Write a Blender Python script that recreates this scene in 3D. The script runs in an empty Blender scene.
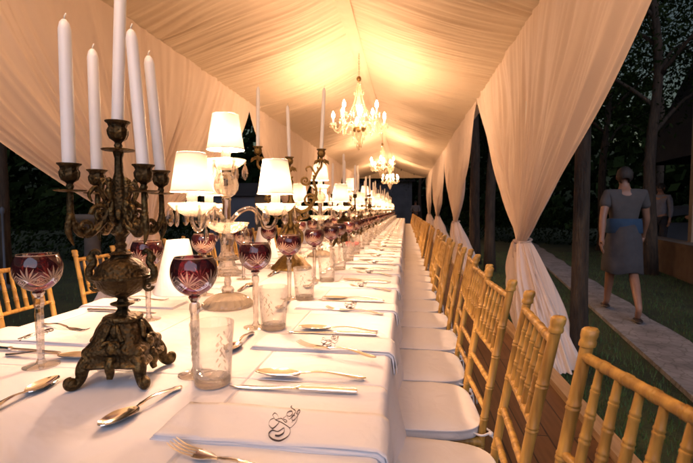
import bpy, bmesh, math, random
from mathutils import Vector, Matrix, noise as mnoise
R = math.radians
PI = math.pi
rng = random.Random(7)
sc = bpy.context.scene
COL = sc.collection
T = 0.745          # table height
def cl(x, a=0.0, b=1.0): return max(a, min(b, x))
def lerp(a, b, t): return a + (b - a) * t
def sm(t): t = cl(t); return t * t * (3 - 2 * t)

# ------------------------------------------------------------------ mesh builder
class MB:
    def __init__(s): s.v = []; s.f = []; s.uv = {}
    def add(s, verts, faces, M=None, uvs=None):
        o = len(s.v)
        s.v += [tuple(M @ Vector(p)) for p in verts] if M else [tuple(p) for p in verts]
        for i, f in enumerate(faces):
            if uvs: s.uv[len(s.f)] = uvs[i]
            s.f.append(tuple(o + k for k in f))
        return s
    def lathe(s, prof, seg=24, M=None, mod=None, capb=False, capt=False):
        n = len(prof); V = []; F = []; U = []
        for i, (r, z) in enumerate(prof):
            for j in range(seg):
                a = 2 * PI * j / seg
                rr = r * (mod(a, z, i / (n - 1)) if mod else 1)
                V.append((rr * math.cos(a), rr * math.sin(a), z))
        L = [0]
        for i in range(1, n): L.append(L[-1] + math.hypot(prof[i][0] - prof[i-1][0], prof[i][1] - prof[i-1][1]))
        for i in range(n - 1):
            for j in range(seg):
                k = (j + 1) % seg
                F.append((i*seg+j, i*seg+k, (i+1)*seg+k, (i+1)*seg+j))
                u0, u1 = j / seg, (j + 1) / seg; v0, v1 = L[i] / (L[-1] or 1), L[i+1] / (L[-1] or 1)
                U.append(((u0, v0), (u1, v0), (u1, v1), (u0, v1)))
        if capb: F.append(tuple(range(seg - 1, -1, -1))); U.append(tuple((0, 0) for _ in range(seg)))
        if capt: F.append(tuple((n-1)*seg + j for j in range(seg))); U.append(tuple((0, 1) for _ in range(seg)))
        return s.add(V, F, M, U)
    def tube(s, pts, r, seg=8, M=None, flat=1.0, cap=True):
        pts = [Vector(p) for p in pts]; n = len(pts)
        rs = r if isinstance(r, (list, tuple)) else [r] * n
        if len(rs) != n: rs = [rs[min(len(rs)-1, int(i * (len(rs) - 1) / max(1, n - 1) + .5))] for i in range(n)]
        V = []; F = []
        t0 = (pts[1] - pts[0]).normalized()
        up = Vector((0, 0, 1)) if abs(t0.z) < .9 else Vector((1, 0, 0))
        nrm = (up - t0 * up.dot(t0)).normalized()
        for i, p in enumerate(pts):
            t = (pts[min(n-1, i+1)] - pts[max(0, i-1)])
            t = t.normalized() if t.length > 1e-9 else t0
            nrm = nrm - t * nrm.dot(t)
            nrm = nrm.normalized() if nrm.length > 1e-6 else t.orthogonal().normalized()
            b = t.cross(nrm)
            for j in range(seg):
                a = 2 * PI * j / seg
                V.append(p + (nrm * math.cos(a) + b * math.sin(a) * flat) * rs[i])
        for i in range(n - 1):
            for j in range(seg):
                k = (j + 1) % seg
                F.append((i*seg+j, i*seg+k, (i+1)*seg+k, (i+1)*seg+j))
        if cap: F.append(tuple(range(seg - 1, -1, -1))); F.append(tuple((n-1)*seg + j for j in range(seg)))
        return s.add(V, F, M)
    def box(s, c, d, M=None, rot=0):
        x, y, z = d[0] / 2, d[1] / 2, d[2] / 2
        V = [(sx*x, sy*y, sz*z) for sz in (-1, 1) for sy in (-1, 1) for sx in (-1, 1)]
        F = [(0,2,3,1), (4,5,7,6), (0,1,5,4), (2,6,7,3), (0,4,6,2), (1,3,7,5)]
        m = Matrix.Translation(c) @ Matrix.Rotation(rot, 4, 'Z')
        return s.add(V, F, (M @ m) if M else m)
    def ball(s, c, r, seg=12, rings=8, M=None):
        sx, sy, sz = r if isinstance(r, (tuple, list)) else (r, r, r)
        prof = [(max(1e-4, math.sin(PI * i / rings)), -math.cos(PI * i / rings)) for i in range(rings + 1)]
        m = Matrix.Translation(c) @ Matrix.Diagonal((sx, sy, sz, 1))
        return s.lathe(prof, seg, (M @ m) if M else m)
    def grid(s, nu, nv, fn, M=None, closeu=False, uv=True):
        V = [fn(i / (nu if closeu else nu - 1), j / (nv - 1)) for j in range(nv) for i in range(nu)]
        F = []; U = []
        for j in range(nv - 1):
            for i in range(nu if closeu else nu - 1):
                k = (i + 1) % nu
                F.append((j*nu+i, j*nu+k, (j+1)*nu+k, (j+1)*nu+i))
                U.append(((i/nu, j/nv), ((i+1)/nu, j/nv), ((i+1)/nu, (j+1)/nv), (i/nu, (j+1)/nv)))
        return s.add(V, F, M, U if uv else None)
    def slab(s, nu, nv, fn, th, M=None):
        """closed thin sheet: fn(u,v) gives its middle surface"""
        P = [[Vector(fn(i/(nu-1), j/(nv-1))) for i in range(nu)] for j in range(nv)]
        V = []
        for sgn in (1, -1):
            for j in range(nv):
                for i in range(nu):
                    a = P[j][min(nu-1, i+1)] - P[j][max(0, i-1)]; b = P[min(nv-1, j+1)][i] - P[max(0, j-1)][i]
                    n = a.cross(b); n = n.normalized() if n.length > 1e-12 else Vector((0, 0, 1))
                    V.append(P[j][i] + n * th / 2 * sgn)
        N = nu * nv; F = []
        for j in range(nv - 1):
            for i in range(nu - 1):
                a, b, c, d = j*nu+i, j*nu+i+1, (j+1)*nu+i+1, (j+1)*nu+i
                F.append((a, b, c, d)); F.append((N+d, N+c, N+b, N+a))
        for i in range(nu - 1):
            F.append((N+i, N+i+1, i+1, i)); k = (nv-1)*nu; F.append((k+i, k+i+1, N+k+i+1, N+k+i))
        for j in range(nv - 1):
            a, d = j*nu, (j+1)*nu; F.append((a, d, N+d, N+a)); a, d = j*nu+nu-1, (j+1)*nu+nu-1; F.append((N+a, N+d, d, a))
        return s.add(V, F, M)
    def mesh(s, name, mat, smooth=True):
        me = bpy.data.meshes.new(name)
        me.from_pydata(s.v, [], s.f)
        if s.uv:
            ul = me.uv_layers.new(name='UVMap')
            for p in me.polygons:
                q = s.uv.get(p.index)
                if q:
                    for li, c in zip(p.loop_indices, q): ul.data[li].uv = c
        if smooth: me.polygons.foreach_set('use_smooth', [True] * len(me.polygons))
        if mat: me.materials.append(mat)
        me.update()
        return me
    def build(s, name, mat, parent=None, smooth=True, auto=None, label=None):
        me = s.mesh(name, mat, smooth)
        if auto is not None and smooth: me.set_sharp_from_angle(angle=R(auto))
        o = bpy.data.objects.new(name, me); COL.objects.link(o)
        if parent: o.parent = parent
        if label: o['label'] = label
        return o

def tag(o, label=None, cat=None, group=None, kind=None):
    if label: o['label'] = label
    if cat: o['category'] = cat
    if group: o['group'] = group
    if kind: o['kind'] = kind
    return o
def thing(name, loc=(0, 0, 0), rz=0.0):
    o = bpy.data.objects.new(name, None); COL.objects.link(o)
    o.empty_display_size = .05
    o.location = loc; o.rotation_euler = (0, 0, rz)
    return o
def dup(o, parent=None):
    c = o.copy(); COL.objects.link(c)
    if parent: c.parent = parent
    for ch in list(o.children): dup(ch, c)
    return c
def spline(P, n=8):
    P = [Vector(p) for p in P]; out = []
    for i in range(len(P) - 1):
        p0 = P[max(0, i-1)]; p1 = P[i]; p2 = P[i+1]; p3 = P[min(len(P)-1, i+2)]
        for k in range(n):
            t = k / n
            out.append(.5 * ((2*p1) + (p2-p0)*t + (2*p0-5*p1+4*p2-p3)*t*t + (3*p1-p0-3*p2+p3)*t*t*t))
    out.append(P[-1]); return out
def rad(rs, n):
    return [lerp(rs[int(i*(len(rs)-1)/(n-1)*.99999)], rs[min(len(rs)-1, int(i*(len(rs)-1)/(n-1)*.99999)+1)], (i*(len(rs)-1)/(n-1)*.99999) % 1) for i in range(n)]
ONES = 'first second third fourth fifth sixth seventh eighth ninth tenth eleventh twelfth thirteenth fourteenth fifteenth sixteenth seventeenth eighteenth nineteenth'.split()
TENS = {2: 'twent', 3: 'thirt', 4: 'fort', 5: 'fift'}
def nth(n):
    if n < 20: return ONES[n - 1]
    t, u = divmod(n, 10)
    return TENS[t] + ('ieth' if u == 0 else 'y-' + ONES[u - 1])

# ------------------------------------------------------------------ materials
def mat(name):
    m = bpy.data.materials.new(name); m.use_nodes = True
    nt = m.node_tree; nt.nodes.clear()
    out = nt.nodes.new('ShaderNodeOutputMaterial')
    return m, nt, out
def N(nt, typ, **kw):
    n = nt.nodes.new(typ)
    for k, v in kw.items():
        if k.startswith('in_'):
            n.inputs[k[3:].replace('_', ' ')].default_value = v
        else: setattr(n, k, v)
    return n
def L(nt, a, b): nt.links.new(a, b)
def mth(nt, op, a, b=None, c=None):
    n = nt.nodes.new('ShaderNodeMath'); n.operation = op
    for i, x in enumerate((a, b, c)):
        if x is None: continue
        if isinstance(x, (int, float)): n.inputs[i].default_value = x
        else: nt.links.new(x, n.inputs[i])
    return n.outputs[0]
def ramp(nt, fac, stops):
    n = nt.nodes.new('ShaderNodeValToRGB'); e = n.color_ramp.elements
    while len(e) < len(stops): e.new(.5)
    for el, (p, c) in zip(e, stops): el.position = p; el.color = (*c, 1) if len(c) == 3 else c
    nt.links.new(fac, n.inputs[0]); return n.outputs[0]
def noisy(name, c1, c2, scale=8, rough=.6, bump=.1, metal=0, stretch=(1, 1, 1), detail=6, bscale=None, coord='Object', spec=.5, sheen=0, bdist=.01):
    m, nt, out = mat(name)
    tc = N(nt, 'ShaderNodeTexCoord'); mp = N(nt, 'ShaderNodeMapping'); mp.inputs['Scale'].default_value = stretch
    L(nt, tc.outputs[coord], mp.inputs[0])
    nz = N(nt, 'ShaderNodeTexNoise', in_Scale=scale, in_Detail=detail); L(nt, mp.outputs[0], nz.inputs['Vector'])
    col = ramp(nt, nz.outputs[0], [(.32, c1), (.68, c2)])
    b = N(nt, 'ShaderNodeBsdfPrincipled', in_Roughness=rough, in_Metallic=metal)
    b.inputs['Specular IOR Level'].default_value = spec
    if sheen: b.inputs['Sheen Weight'].default_value = sheen
    L(nt, col, b.inputs['Base Color'])
    if bump:
        n2 = N(nt, 'ShaderNodeTexNoise', in_Scale=bscale or scale * 3, in_Detail=5); L(nt, mp.outputs[0], n2.inputs['Vector'])
        bp = N(nt, 'ShaderNodeBump', in_Strength=bump, in_Distance=bdist); L(nt, n2.outputs[0], bp.inputs['Height']); L(nt, bp.outputs[0], b.inputs['Normal'])
    L(nt, b.outputs[0], out.inputs[0]); return m

def cloth(name, c, trans=.25, weave=900, bump=.12, rough=.9, wr=0, wdist=.02):
    m, nt, out = mat(name)
    tc = N(nt, 'ShaderNodeTexCoord')
    nz = N(nt, 'ShaderNodeTexNoise', in_Scale=3.0, in_Detail=4); L(nt, tc.outputs['Object'], nz.inputs['Vector'])
    col = ramp(nt, nz.outputs[0], [(.3, tuple(x * .95 for x in c)), (.7, c)])
    d = N(nt, 'ShaderNodeBsdfPrincipled', in_Roughness=rough); d.inputs['Specular IOR Level'].default_value = .15
    d.inputs['Sheen Weight'].default_value = .15
    L(nt, col, d.inputs['Base Color'])
    n2 = N(nt, 'ShaderNodeTexNoise', in_Scale=weave, in_Detail=2); L(nt, tc.outputs['Object'], n2.inputs['Vector'])
    bp = N(nt, 'ShaderNodeBump', in_Strength=bump, in_Distance=.001); L(nt, n2.outputs[0], bp.inputs['Height'])
    nrm = bp.outputs[0]
    if wr:
        n3 = N(nt, 'ShaderNodeTexNoise', in_Scale=wr, in_Detail=3, in_Distortion=1.2); L(nt, tc.outputs['Object'], n3.inputs['Vector'])
        b2 = N(nt, 'ShaderNodeBump', in_Strength=.5, in_Distance=wdist); L(nt, n3.outputs[0], b2.inputs['Height']); L(nt, nrm, b2.inputs['Normal']); nrm = b2.outputs[0]
    L(nt, nrm, d.inputs['Normal'])
    if trans:
        t = N(nt, 'ShaderNodeBsdfTranslucent'); L(nt, col, t.inputs[0]); L(nt, nrm, t.inputs['Normal'])
        mx = N(nt, 'ShaderNodeMixShader', in_Fac=trans); L(nt, d.outputs[0], mx.inputs[1]); L(nt, t.outputs[0], mx.inputs[2])
        L(nt, mx.outputs[0], out.inputs[0])
    else: L(nt, d.outputs[0], out.inputs[0])
    return m

def thin_glass(name, tint=(.97, .97, .96), rough=.03, body=.0, bodycol=(.9, .85, .75), cut=0, ior=1.45):
    """thin walled glass: what is behind shows through, reflection grows towards grazing angles; optional cut relief"""
    m, nt, out = mat(name)
    tr = N(nt, 'ShaderNodeBsdfTransparent'); tr.inputs[0].default_value = (*tint, 1)
    gl = N(nt, 'ShaderNodeBsdfGlossy', in_Roughness=rough); gl.inputs[0].default_value = (1, 1, 1, 1)
    fr = N(nt, 'ShaderNodeFresnel', in_IOR=ior)
    cur = tr.outputs[0]
    nrm = None
    if cut:
        tc = N(nt, 'ShaderNodeTexCoord'); vo = N(nt, 'ShaderNodeTexVoronoi', in_Scale=cut); L(nt, tc.outputs['Object'], vo.inputs['Vector'])
        bp = N(nt, 'ShaderNodeBump', in_Strength=.9, in_Distance=.004); L(nt, vo.outputs[0], bp.inputs['Height']); nrm = bp.outputs[0]
        L(nt, nrm, gl.inputs['Normal']); L(nt, nrm, fr.inputs['Normal'])
    if body:
        df = N(nt, 'ShaderNodeBsdfDiffuse'); df.inputs[0].default_value = (*bodycol, 1)
        tl = N(nt, 'ShaderNodeBsdfTranslucent'); tl.inputs[0].default_value = (*bodycol, 1)
        if nrm: L(nt, nrm, df.inputs['Normal'])
        mm = N(nt, 'ShaderNodeMixShader', in_Fac=.5); L(nt, df.outputs[0], mm.inputs[1]); L(nt, tl.outputs[0], mm.inputs[2])
        mx = N(nt, 'ShaderNodeMixShader', in_Fac=body); L(nt, cur, mx.inputs[1]); L(nt, mm.outputs[0], mx.inputs[2]); cur = mx.outputs[0]
    fac = mth(nt, 'ADD', mth(nt, 'MULTIPLY', fr.outputs[0], .55), .012)
    m2 = N(nt, 'ShaderNodeMixShader'); L(nt, fac, m2.inputs[0]); L(nt, cur, m2.inputs[1]); L(nt, gl.outputs[0], m2.inputs[2])
    L(nt, m2.outputs[0], out.inputs[0]); return m
def solid_glass(name, col=(1, 1, 1), mixt=.45, rough=.0):
    m, nt, out = mat(name)
    g = N(nt, 'ShaderNodeBsdfGlass', in_Roughness=rough, in_IOR=1.5); g.inputs[0].default_value = (*col, 1)
    tr = N(nt, 'ShaderNodeBsdfTransparent'); tr.inputs[0].default_value = (.96, .95, .93, 1)
    mx = N(nt, 'ShaderNodeMixShader', in_Fac=mixt); L(nt, g.outputs[0], mx.inputs[1]); L(nt, tr.outputs[0], mx.inputs[2])
    L(nt, mx.outputs[0], out.inputs[0]); return m
def glow(name, col, s):
    m, nt, out = mat(name)
    e = N(nt, 'ShaderNodeEmission', in_Strength=s); e.inputs[0].default_value = (*col, 1)
    L(nt, e.outputs[0], out.inputs[0]); return m

WARM = (1.0, .59, .35)
M = {}
M['linen'] = cloth('white_linen', (.73, .72, .735), trans=0, weave=1200, bump=.2, wr=4, wdist=.03)
M['napkin'] = cloth('napkin_linen', (.74, .735, .76), trans=.05, weave=1500, bump=.25, wr=12, wdist=.010)
M['drape'] = cloth('drape_voile', (.88, .745, .645), trans=.3, weave=700, bump=.1)
M['liner'] = cloth('ceiling_fabric', (.88, .745, .565), trans=.22, weave=700, bump=.08)
M['cushion'] = cloth('cushion_cotton', (.73, .71, .70), trans=0, weave=1100, bump=.15, wr=9, wdist=.01)
M['ink'] = noisy('embroidery_thread', (.03, .015, .012), (.06, .035, .03), 300, .6, 0)
M['wax'] = noisy('candle_wax', (.80, .79, .78), (.84, .83, .82), 20, .38, .03, bscale=30)
M['wax'].node_tree.nodes['Principled BSDF'].inputs['Subsurface Weight'].default_value = .15
M['wax'].node_tree.nodes['Principled BSDF'].inputs['Subsurface Radius'].default_value = (.01, .008, .006)
M['wick'] = noisy('wick_cotton', (.7, .68, .62), (.8, .78, .7), 200, .9, 0)
M['silver'] = noisy('silver_plate', (.86, .83, .79), (.93, .91, .87), 30, .14, .04, metal=1, bscale=60, bdist=.001)
M['steel'] = noisy('chrome', (.8, .8, .8), (.85, .85, .85), 30, .08, 0, metal=1)
M['wood'] = noisy('honey_bamboo_wood', (.24, .118, .022), (.54, .32, .070), 7, .44, .45, stretch=(9, 9, .7), bscale=26, bdist=.002)
def bronze(name, dark, light, gold):
    m, nt, out = mat(name)
    tc = N(nt, 'ShaderNodeTexCoord')
    n1 = N(nt, 'ShaderNodeTexNoise', in_Scale=45, in_Detail=8, in_Roughness=.7); L(nt, tc.outputs['Object'], n1.inputs['Vector'])
    vo = N(nt, 'ShaderNodeTexVoronoi', in_Scale=150); vo.feature = 'SMOOTH_F1'; L(nt, tc.outputs['Object'], vo.inputs['Vector'])
    ge = N(nt, 'ShaderNodeNewGeometry')
    pt = ramp(nt, ge.outputs['Pointiness'], [(.46, (0, 0, 0)), (.58, (1, 1, 1))])  # crevices darkened in the colour, in the manner of ambient occlusion
    f = mth(nt, 'ADD', mth(nt, 'MULTIPLY', n1.outputs[0], .75), mth(nt, 'MULTIPLY', pt, .25))
    col = ramp(nt, f, [(.25, dark), (.60, light), (.90, gold)])
    ro = ramp(nt, n1.outputs[0], [(.3, (.55, .55, .55)), (.7, (.36, .36, .36))])
    b = N(nt, 'ShaderNodeBsdfPrincipled', in_Metallic=.9); L(nt, col, b.inputs['Base Color']); L(nt, ro, b.inputs['Roughness'])
    h = mth(nt, 'ADD', vo.outputs[0], mth(nt, 'MULTIPLY', n1.outputs[0], .8))
    bp = N(nt, 'ShaderNodeBump', in_Strength=.9, in_Distance=.0035); L(nt, h, bp.inputs['Height']); L(nt, bp.outputs[0], b.inputs['Normal'])
    L(nt, b.outputs[0], out.inputs[0]); return m
M['bronze'] = bronze('aged_bronze', (.018, .012, .006), (.070, .047, .020), (.34, .23, .08))
M['gilt'] = bronze('gilt_bronze', (.07, .042, .014), (.24, .155, .05), (.60, .42, .13))
M['glass'] = thin_glass('clear_thin_glass', rough=.02, body=.035, bodycol=(.95, .9, .82))
M['etched'] = thin_glass('etched_tumbler_glass', tint=(.985, .98, .97), rough=.04, body=.10, bodycol=(.97, .94, .88), cut=48, ior=1.28)
M['stemglass'] = solid_glass('stem_crystal', (.98, .96, .93), .5)
M['crystal'] = solid_glass('cut_crystal', (1, .97, .92), .4)
M['dish'] = thin_glass('pressed_crystal_dish', tint=(.9, .87, .82), rough=.06, body=.20, bodycol=(.92, .86, .76), cut=70)
M['dome'] = thin_glass('cut_crystal_foot', tint=(.95, .89, .78), rough=.03, body=.34, bodycol=(.95, .87, .74), cut=0, ior=1.8)
M['sparkle'] = thin_glass('chandelier_crystal', tint=(.95, .9, .82), rough=.08, body=.30, bodycol=(.95, .86, .70), cut=120)
M['sleeve'] = cloth('opal_sleeve', (.86, .83, .78), trans=.3, bump=0)
def creases():
    m = M['linen']; nt = m.node_tree; d = nt.nodes['Principled BSDF']; src = d.inputs['Normal'].links[0].from_socket
    tc = N(nt, 'ShaderNodeTexCoord'); sp = N(nt, 'ShaderNodeSeparateXYZ'); L(nt, tc.outputs['Object'], sp.inputs[0])
    wob = N(nt, 'ShaderNodeTexNoise', in_Scale=2.0, in_Detail=2); L(nt, tc.outputs['Object'], wob.inputs['Vector'])
    def line(x, per, w):
        f = mth(nt, 'ABSOLUTE', mth(nt, 'SUBTRACT', mth(nt, 'FRACT', mth(nt, 'DIVIDE', x, per)), .5)); return mth(nt, 'SMOOTH_MIN', mth(nt, 'DIVIDE', f, w / per), 1.0, .3)
    h = mth(nt, 'ADD', line(sp.outputs[1], .62, .006), line(mth(nt, 'ADD', sp.outputs[0], .15), .42, .006))
    bp = N(nt, 'ShaderNodeBump', in_Strength=.7, in_Distance=.006); L(nt, h, bp.inputs['Height']); L(nt, src, bp.inputs['Normal']); L(nt, bp.outputs[0], d.inputs['Normal'])
creases()
def shade_mat():
    m, nt, out = mat('lamp_shade_fabric')
    d = N(nt, 'ShaderNodeBsdfDiffuse'); d.inputs[0].default_value = (.80, .74, .66, 1)
    t = N(nt, 'ShaderNodeBsdfTranslucent'); t.inputs[0].default_value = (.80, .72, .60, 1)
    mx = N(nt, 'ShaderNodeMixShader', in_Fac=SHADE_T); L(nt, d.outputs[0], mx.inputs[1]); L(nt, t.outputs[0], mx.inputs[2])
    L(nt, mx.outputs[0], out.inputs[0]); return m
SHADE_T = .013
BULB = 1700.0
CHBULB = 380.0
M['shade'] = shade_mat()
M['bulb'] = glow('lit_lamp_bulb', WARM, BULB)
M['chbulb'] = glow('lit_candle_bulb', (1.0, .58, .32), CHBULB)
def purple():
    """amethyst cased glass, cut through to clear in fans and diamonds"""
    m, nt, out = mat('amethyst_cut_glass')
    uv = N(nt, 'ShaderNodeUVMap'); sp = N(nt, 'ShaderNodeSeparateXYZ'); L(nt, uv.outputs[0], sp.inputs[0])
    U = mth(nt, 'SUBTRACT', mth(nt, 'FRACT', mth(nt, 'MULTIPLY', sp.outputs[0], 6.0)), .5)
    V = sp.outputs[1]
    px = mth(nt, 'MULTIPLY', U, .052); py = mth(nt, 'MULTIPLY', mth(nt, 'SUBTRACT', V, .44), .135)
    r = mth(nt, 'SQRT', mth(nt, 'ADD', mth(nt, 'MULTIPLY', px, px), mth(nt, 'MULTIPLY', py, py)))
    a = mth(nt, 'ARCTAN2', px, py)
    ray = mth(nt, 'ABSOLUTE', mth(nt, 'SUBTRACT', mth(nt, 'FRACT', mth(nt, 'ADD', mth(nt, 'MULTIPLY', a, 2.9), .5)), .5))   # 0 on a ray
    aa = mth(nt, 'ABSOLUTE', a)
    rmax = mth(nt, 'SUBTRACT', .044, mth(nt, 'MULTIPLY', aa, .013))
    wid = mth(nt, 'SUBTRACT', .43, mth(nt, 'MULTIPLY', mth(nt, 'POWER', mth(nt, 'DIVIDE', r, rmax), 1.6), .42))
    fan = mth(nt, 'MULTIPLY', mth(nt, 'LESS_THAN', ray, wid), mth(nt, 'MULTIPLY', mth(nt, 'LESS_THAN', r, rmax), mth(nt, 'LESS_THAN', aa, 1.45)))
    dx = mth(nt, 'SUBTRACT', .026, mth(nt, 'ABSOLUTE', px)); dy = mth(nt, 'ABSOLUTE', mth(nt, 'MULTIPLY', mth(nt, 'SUBTRACT', V, .42), .135))
    l1 = mth(nt, 'ADD', mth(nt, 'DIVIDE', dx, .024), mth(nt, 'DIVIDE', dy, .019))
    def band(x, c, w): return mth(nt, 'LESS_THAN', mth(nt, 'ABSOLUTE', mth(nt, 'SUBTRACT', x, c)), w)
    dia = mth(nt, 'MAXIMUM', band(l1, 1.0, .13), mth(nt, 'MAXIMUM', mth(nt, 'MAXIMUM', band(l1, .66, .06), band(l1, .36, .06)), mth(nt, 'LESS_THAN', l1, .12)))
    dsub = mth(nt, 'SUBTRACT', mth(nt, 'DIVIDE', dx, .024), mth(nt, 'DIVIDE', dy, .019))
    dia = mth(nt, 'MAXIMUM', dia, mth(nt, 'MULTIPLY', band(dsub, 0.0, .07), mth(nt, 'LESS_THAN', l1, 1.0)))
    cutm = mth(nt, 'MINIMUM', mth(nt, 'MAXIMUM', fan, dia), 1.0)
    rim = mth(nt, 'GREATER_THAN', V, .985)
    cutm = mth(nt, 'MAXIMUM', cutm, rim)
    tr = N(nt, 'ShaderNodeBsdfTransparent')
    mc = N(nt, 'ShaderNodeMix', data_type='RGBA'); L(nt, cutm, mc.inputs[0]); mc.inputs[6].default_value = (.27, .07, .09, 1); mc.inputs[7].default_value = (.84, .66, .56, 1)
    L(nt, mc.outputs[2], tr.inputs[0])
    df = N(nt, 'ShaderNodeBsdfDiffuse'); md = N(nt, 'ShaderNodeMix', data_type='RGBA'); L(nt, cutm, md.inputs[0]); md.inputs[6].default_value = (.105, .026, .034, 1); md.inputs[7].default_value = (.66, .46, .34, 1); L(nt, md.outputs[2], df.inputs[0])
    mx = N(nt, 'ShaderNodeMixShader'); L(nt, mth(nt, 'ADD', .22, mth(nt, 'MULTIPLY', cutm, .28)), mx.inputs[0]); L(nt, tr.outputs[0], mx.inputs[1]); L(nt, df.outputs[0], mx.inputs[2])
    gl = N(nt, 'ShaderNodeBsdfGlossy', in_Roughness=.04)
    bp = N(nt, 'ShaderNodeBump', in_Strength=.5, in_Distance=.002); L(nt, cutm, bp.inputs['Height']); L(nt, bp.outputs[0], gl.inputs['Normal'])
    fr = N(nt, 'ShaderNodeFresnel', in_IOR=1.5); L(nt, bp.outputs[0], fr.inputs['Normal'])
    m2 = N(nt, 'ShaderNodeMixShader'); L(nt, mth(nt, 'ADD', fr.outputs[0], .02), m2.inputs[0]); L(nt, mx.outputs[0], m2.inputs[1]); L(nt, gl.outputs[0], m2.inputs[2])
    L(nt, m2.outputs[0], out.inputs[0]); return m
M['purple'] = purple()
def boards():
    m, nt, out = mat('deck_boards')
    tc = N(nt, 'ShaderNodeTexCoord'); br = N(nt, 'ShaderNodeTexBrick', in_Scale=1.0)
    br.inputs['Color1'].default_value = (.11, .05, .018, 1); br.inputs['Color2'].default_value = (.16, .075, .028, 1); br.inputs['Mortar'].default_value = (.02, .01, .005, 1)
    br.inputs['Brick Width'].default_value = 2.2; br.inputs['Row Height'].default_value = .12; br.inputs['Mortar Size'].default_value = .004
    mp = N(nt, 'ShaderNodeMapping'); mp.inputs['Rotation'].default_value = (0, 0, PI / 2)
    L(nt, tc.outputs['Object'], mp.inputs[0]); L(nt, mp.outputs[0], br.inputs['Vector'])
    nz = N(nt, 'ShaderNodeTexNoise', in_Scale=6, in_Detail=8); m2 = N(nt, 'ShaderNodeMapping'); m2.inputs['Scale'].default_value = (8, .6, 1); L(nt, tc.outputs['Object'], m2.inputs[0]); L(nt, m2.outputs[0], nz.inputs['Vector'])
    mx = N(nt, 'ShaderNodeMix', data_type='RGBA', blend_type='MULTIPLY'); mx.inputs[0].default_value = .7
    L(nt, br.outputs[0], mx.inputs[6]); L(nt, ramp(nt, nz.outputs[0], [(.3, (.55, .5, .45)), (.7, (1.2, 1.15, 1.1))]), mx.inputs[7])
    b = N(nt, 'ShaderNodeBsdfPrincipled', in_Roughness=.5); L(nt, mx.outputs[2], b.inputs['Base Color'])
    bp = N(nt, 'ShaderNodeBump', in_Strength=.5, in_Distance=.004); L(nt, br.outputs['Fac'], bp.inputs['Height']); bp.invert = True; L(nt, bp.outputs[0], b.inputs['Normal'])
    L(nt, b.outputs[0], out.inputs[0]); return m
M['deck'] = boards()
M['beam'] = noisy('pine_beam', (.30, .19, .09), (.42, .28, .15), 6, .6, .2, stretch=(8, .6, 8))
M['soil'] = noisy('lawn_soil', (.012, .02, .006), (.03, .045, .012), 3, .95, .6, bscale=40, bdist=.03)
M['blade'] = noisy('grass_blade', (.02, .055, .012), (.05, .11, .028), 2, .7, 0)
M['stone'] = noisy('path_stone', (.15, .145, .15), (.26, .255, .26), 5, .85, .5, bscale=24, bdist=.01)
def setts():
    m = M['stone']; nt = m.node_tree; bs = nt.nodes['Principled BSDF']; tc = N(nt, 'ShaderNodeTexCoord')
    vo = N(nt, 'ShaderNodeTexVoronoi', in_Scale=11.0); vo.feature = 'DISTANCE_TO_EDGE'; L(nt, tc.outputs['Object'], vo.inputs['Vector'])
    v2 = N(nt, 'ShaderNodeTexVoronoi', in_Scale=11.0); L(nt, tc.outputs['Object'], v2.inputs['Vector'])
    src = bs.inputs['Base Color'].links[0].from_socket
    e = ramp(nt, vo.outputs[0], [(.0, (.60, .60, .57)), (.07, (1, 1, 1))]); vv = ramp(nt, v2.outputs['Color'], [(.0, (.88, .88, .88)), (1, (1.08, 1.08, 1.08))])
    a = N(nt, 'ShaderNodeMix', data_type='RGBA', blend_type='MULTIPLY'); a.inputs[0].default_value = 1; L(nt, src, a.inputs[6]); L(nt, e, a.inputs[7])
    c = N(nt, 'ShaderNodeMix', data_type='RGBA', blend_type='MULTIPLY'); c.inputs[0].default_value = 1; L(nt, a.outputs[2], c.inputs[6]); L(nt, vv, c.inputs[7]); L(nt, c.outputs[2], bs.inputs['Base Color'])
    bp = N(nt, 'ShaderNodeBump', in_Strength=.5, in_Distance=.008); L(nt, e, bp.inputs['Height']); L(nt, bp.outputs[0], bs.inputs['Normal'])
setts()
M['concrete'] = noisy('garden_wall_concrete', (.09, .065, .05), (.15, .115, .085), 3, .9, .4, bscale=20)
M['plaster'] = noisy('grey_plaster', (.05, .06, .075), (.08, .09, .11), 1.5, .9, .1)
M['bark'] = noisy('tree_bark', (.022, .015, .010), (.06, .042, .026), 5, .9, .9, stretch=(5, 5, .9), bscale=14, bdist=.03)
def leafm(name, a, b):
    m, nt, out = mat(name)
    g = N(nt, 'ShaderNodeNewGeometry'); c = ramp(nt, g.outputs['Random Per Island'], [(0, a), (1, b)])
    d = N(nt, 'ShaderNodeBsdfDiffuse'); t = N(nt, 'ShaderNodeBsdfTranslucent'); L(nt, c, d.inputs[0]); L(nt, c, t.inputs[0])
    mx = N(nt, 'ShaderNodeMixShader', in_Fac=.35); L(nt, d.outputs[0], mx.inputs[1]); L(nt, t.outputs[0], mx.inputs[2]); L(nt, mx.outputs[0], out.inputs[0]); return m
M['leaf'] = leafm('leaves_green', (.018, .034, .010), (.055, .075, .022))
M['leaf2'] = leafm('leaves_dark', (.008, .016, .006), (.026, .042, .014))
M['black'] = noisy('black_canvas', (.012, .011, .012), (.022, .02, .02), 3, .9, .2)
M['tan'] = noisy('tan_painted_post', (.22, .16, .10), (.30, .22, .14), 4, .7, .1)
M['white'] = noisy('white_paint', (.7, .7, .7), (.8, .8, .8), 4, .6, .05)
M['skin'] = noisy('skin', (.20, .10, .06), (.27, .14, .09), 6, .5, .05)
M['hair'] = noisy('dark_hair', (.012, .008, .006), (.03, .02, .014), 40, .6, .5, stretch=(4, 4, .4))
M['eye'] = noisy('eye_dark', (.02, .015, .01), (.04, .03, .02), 40, .2, 0)
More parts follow.
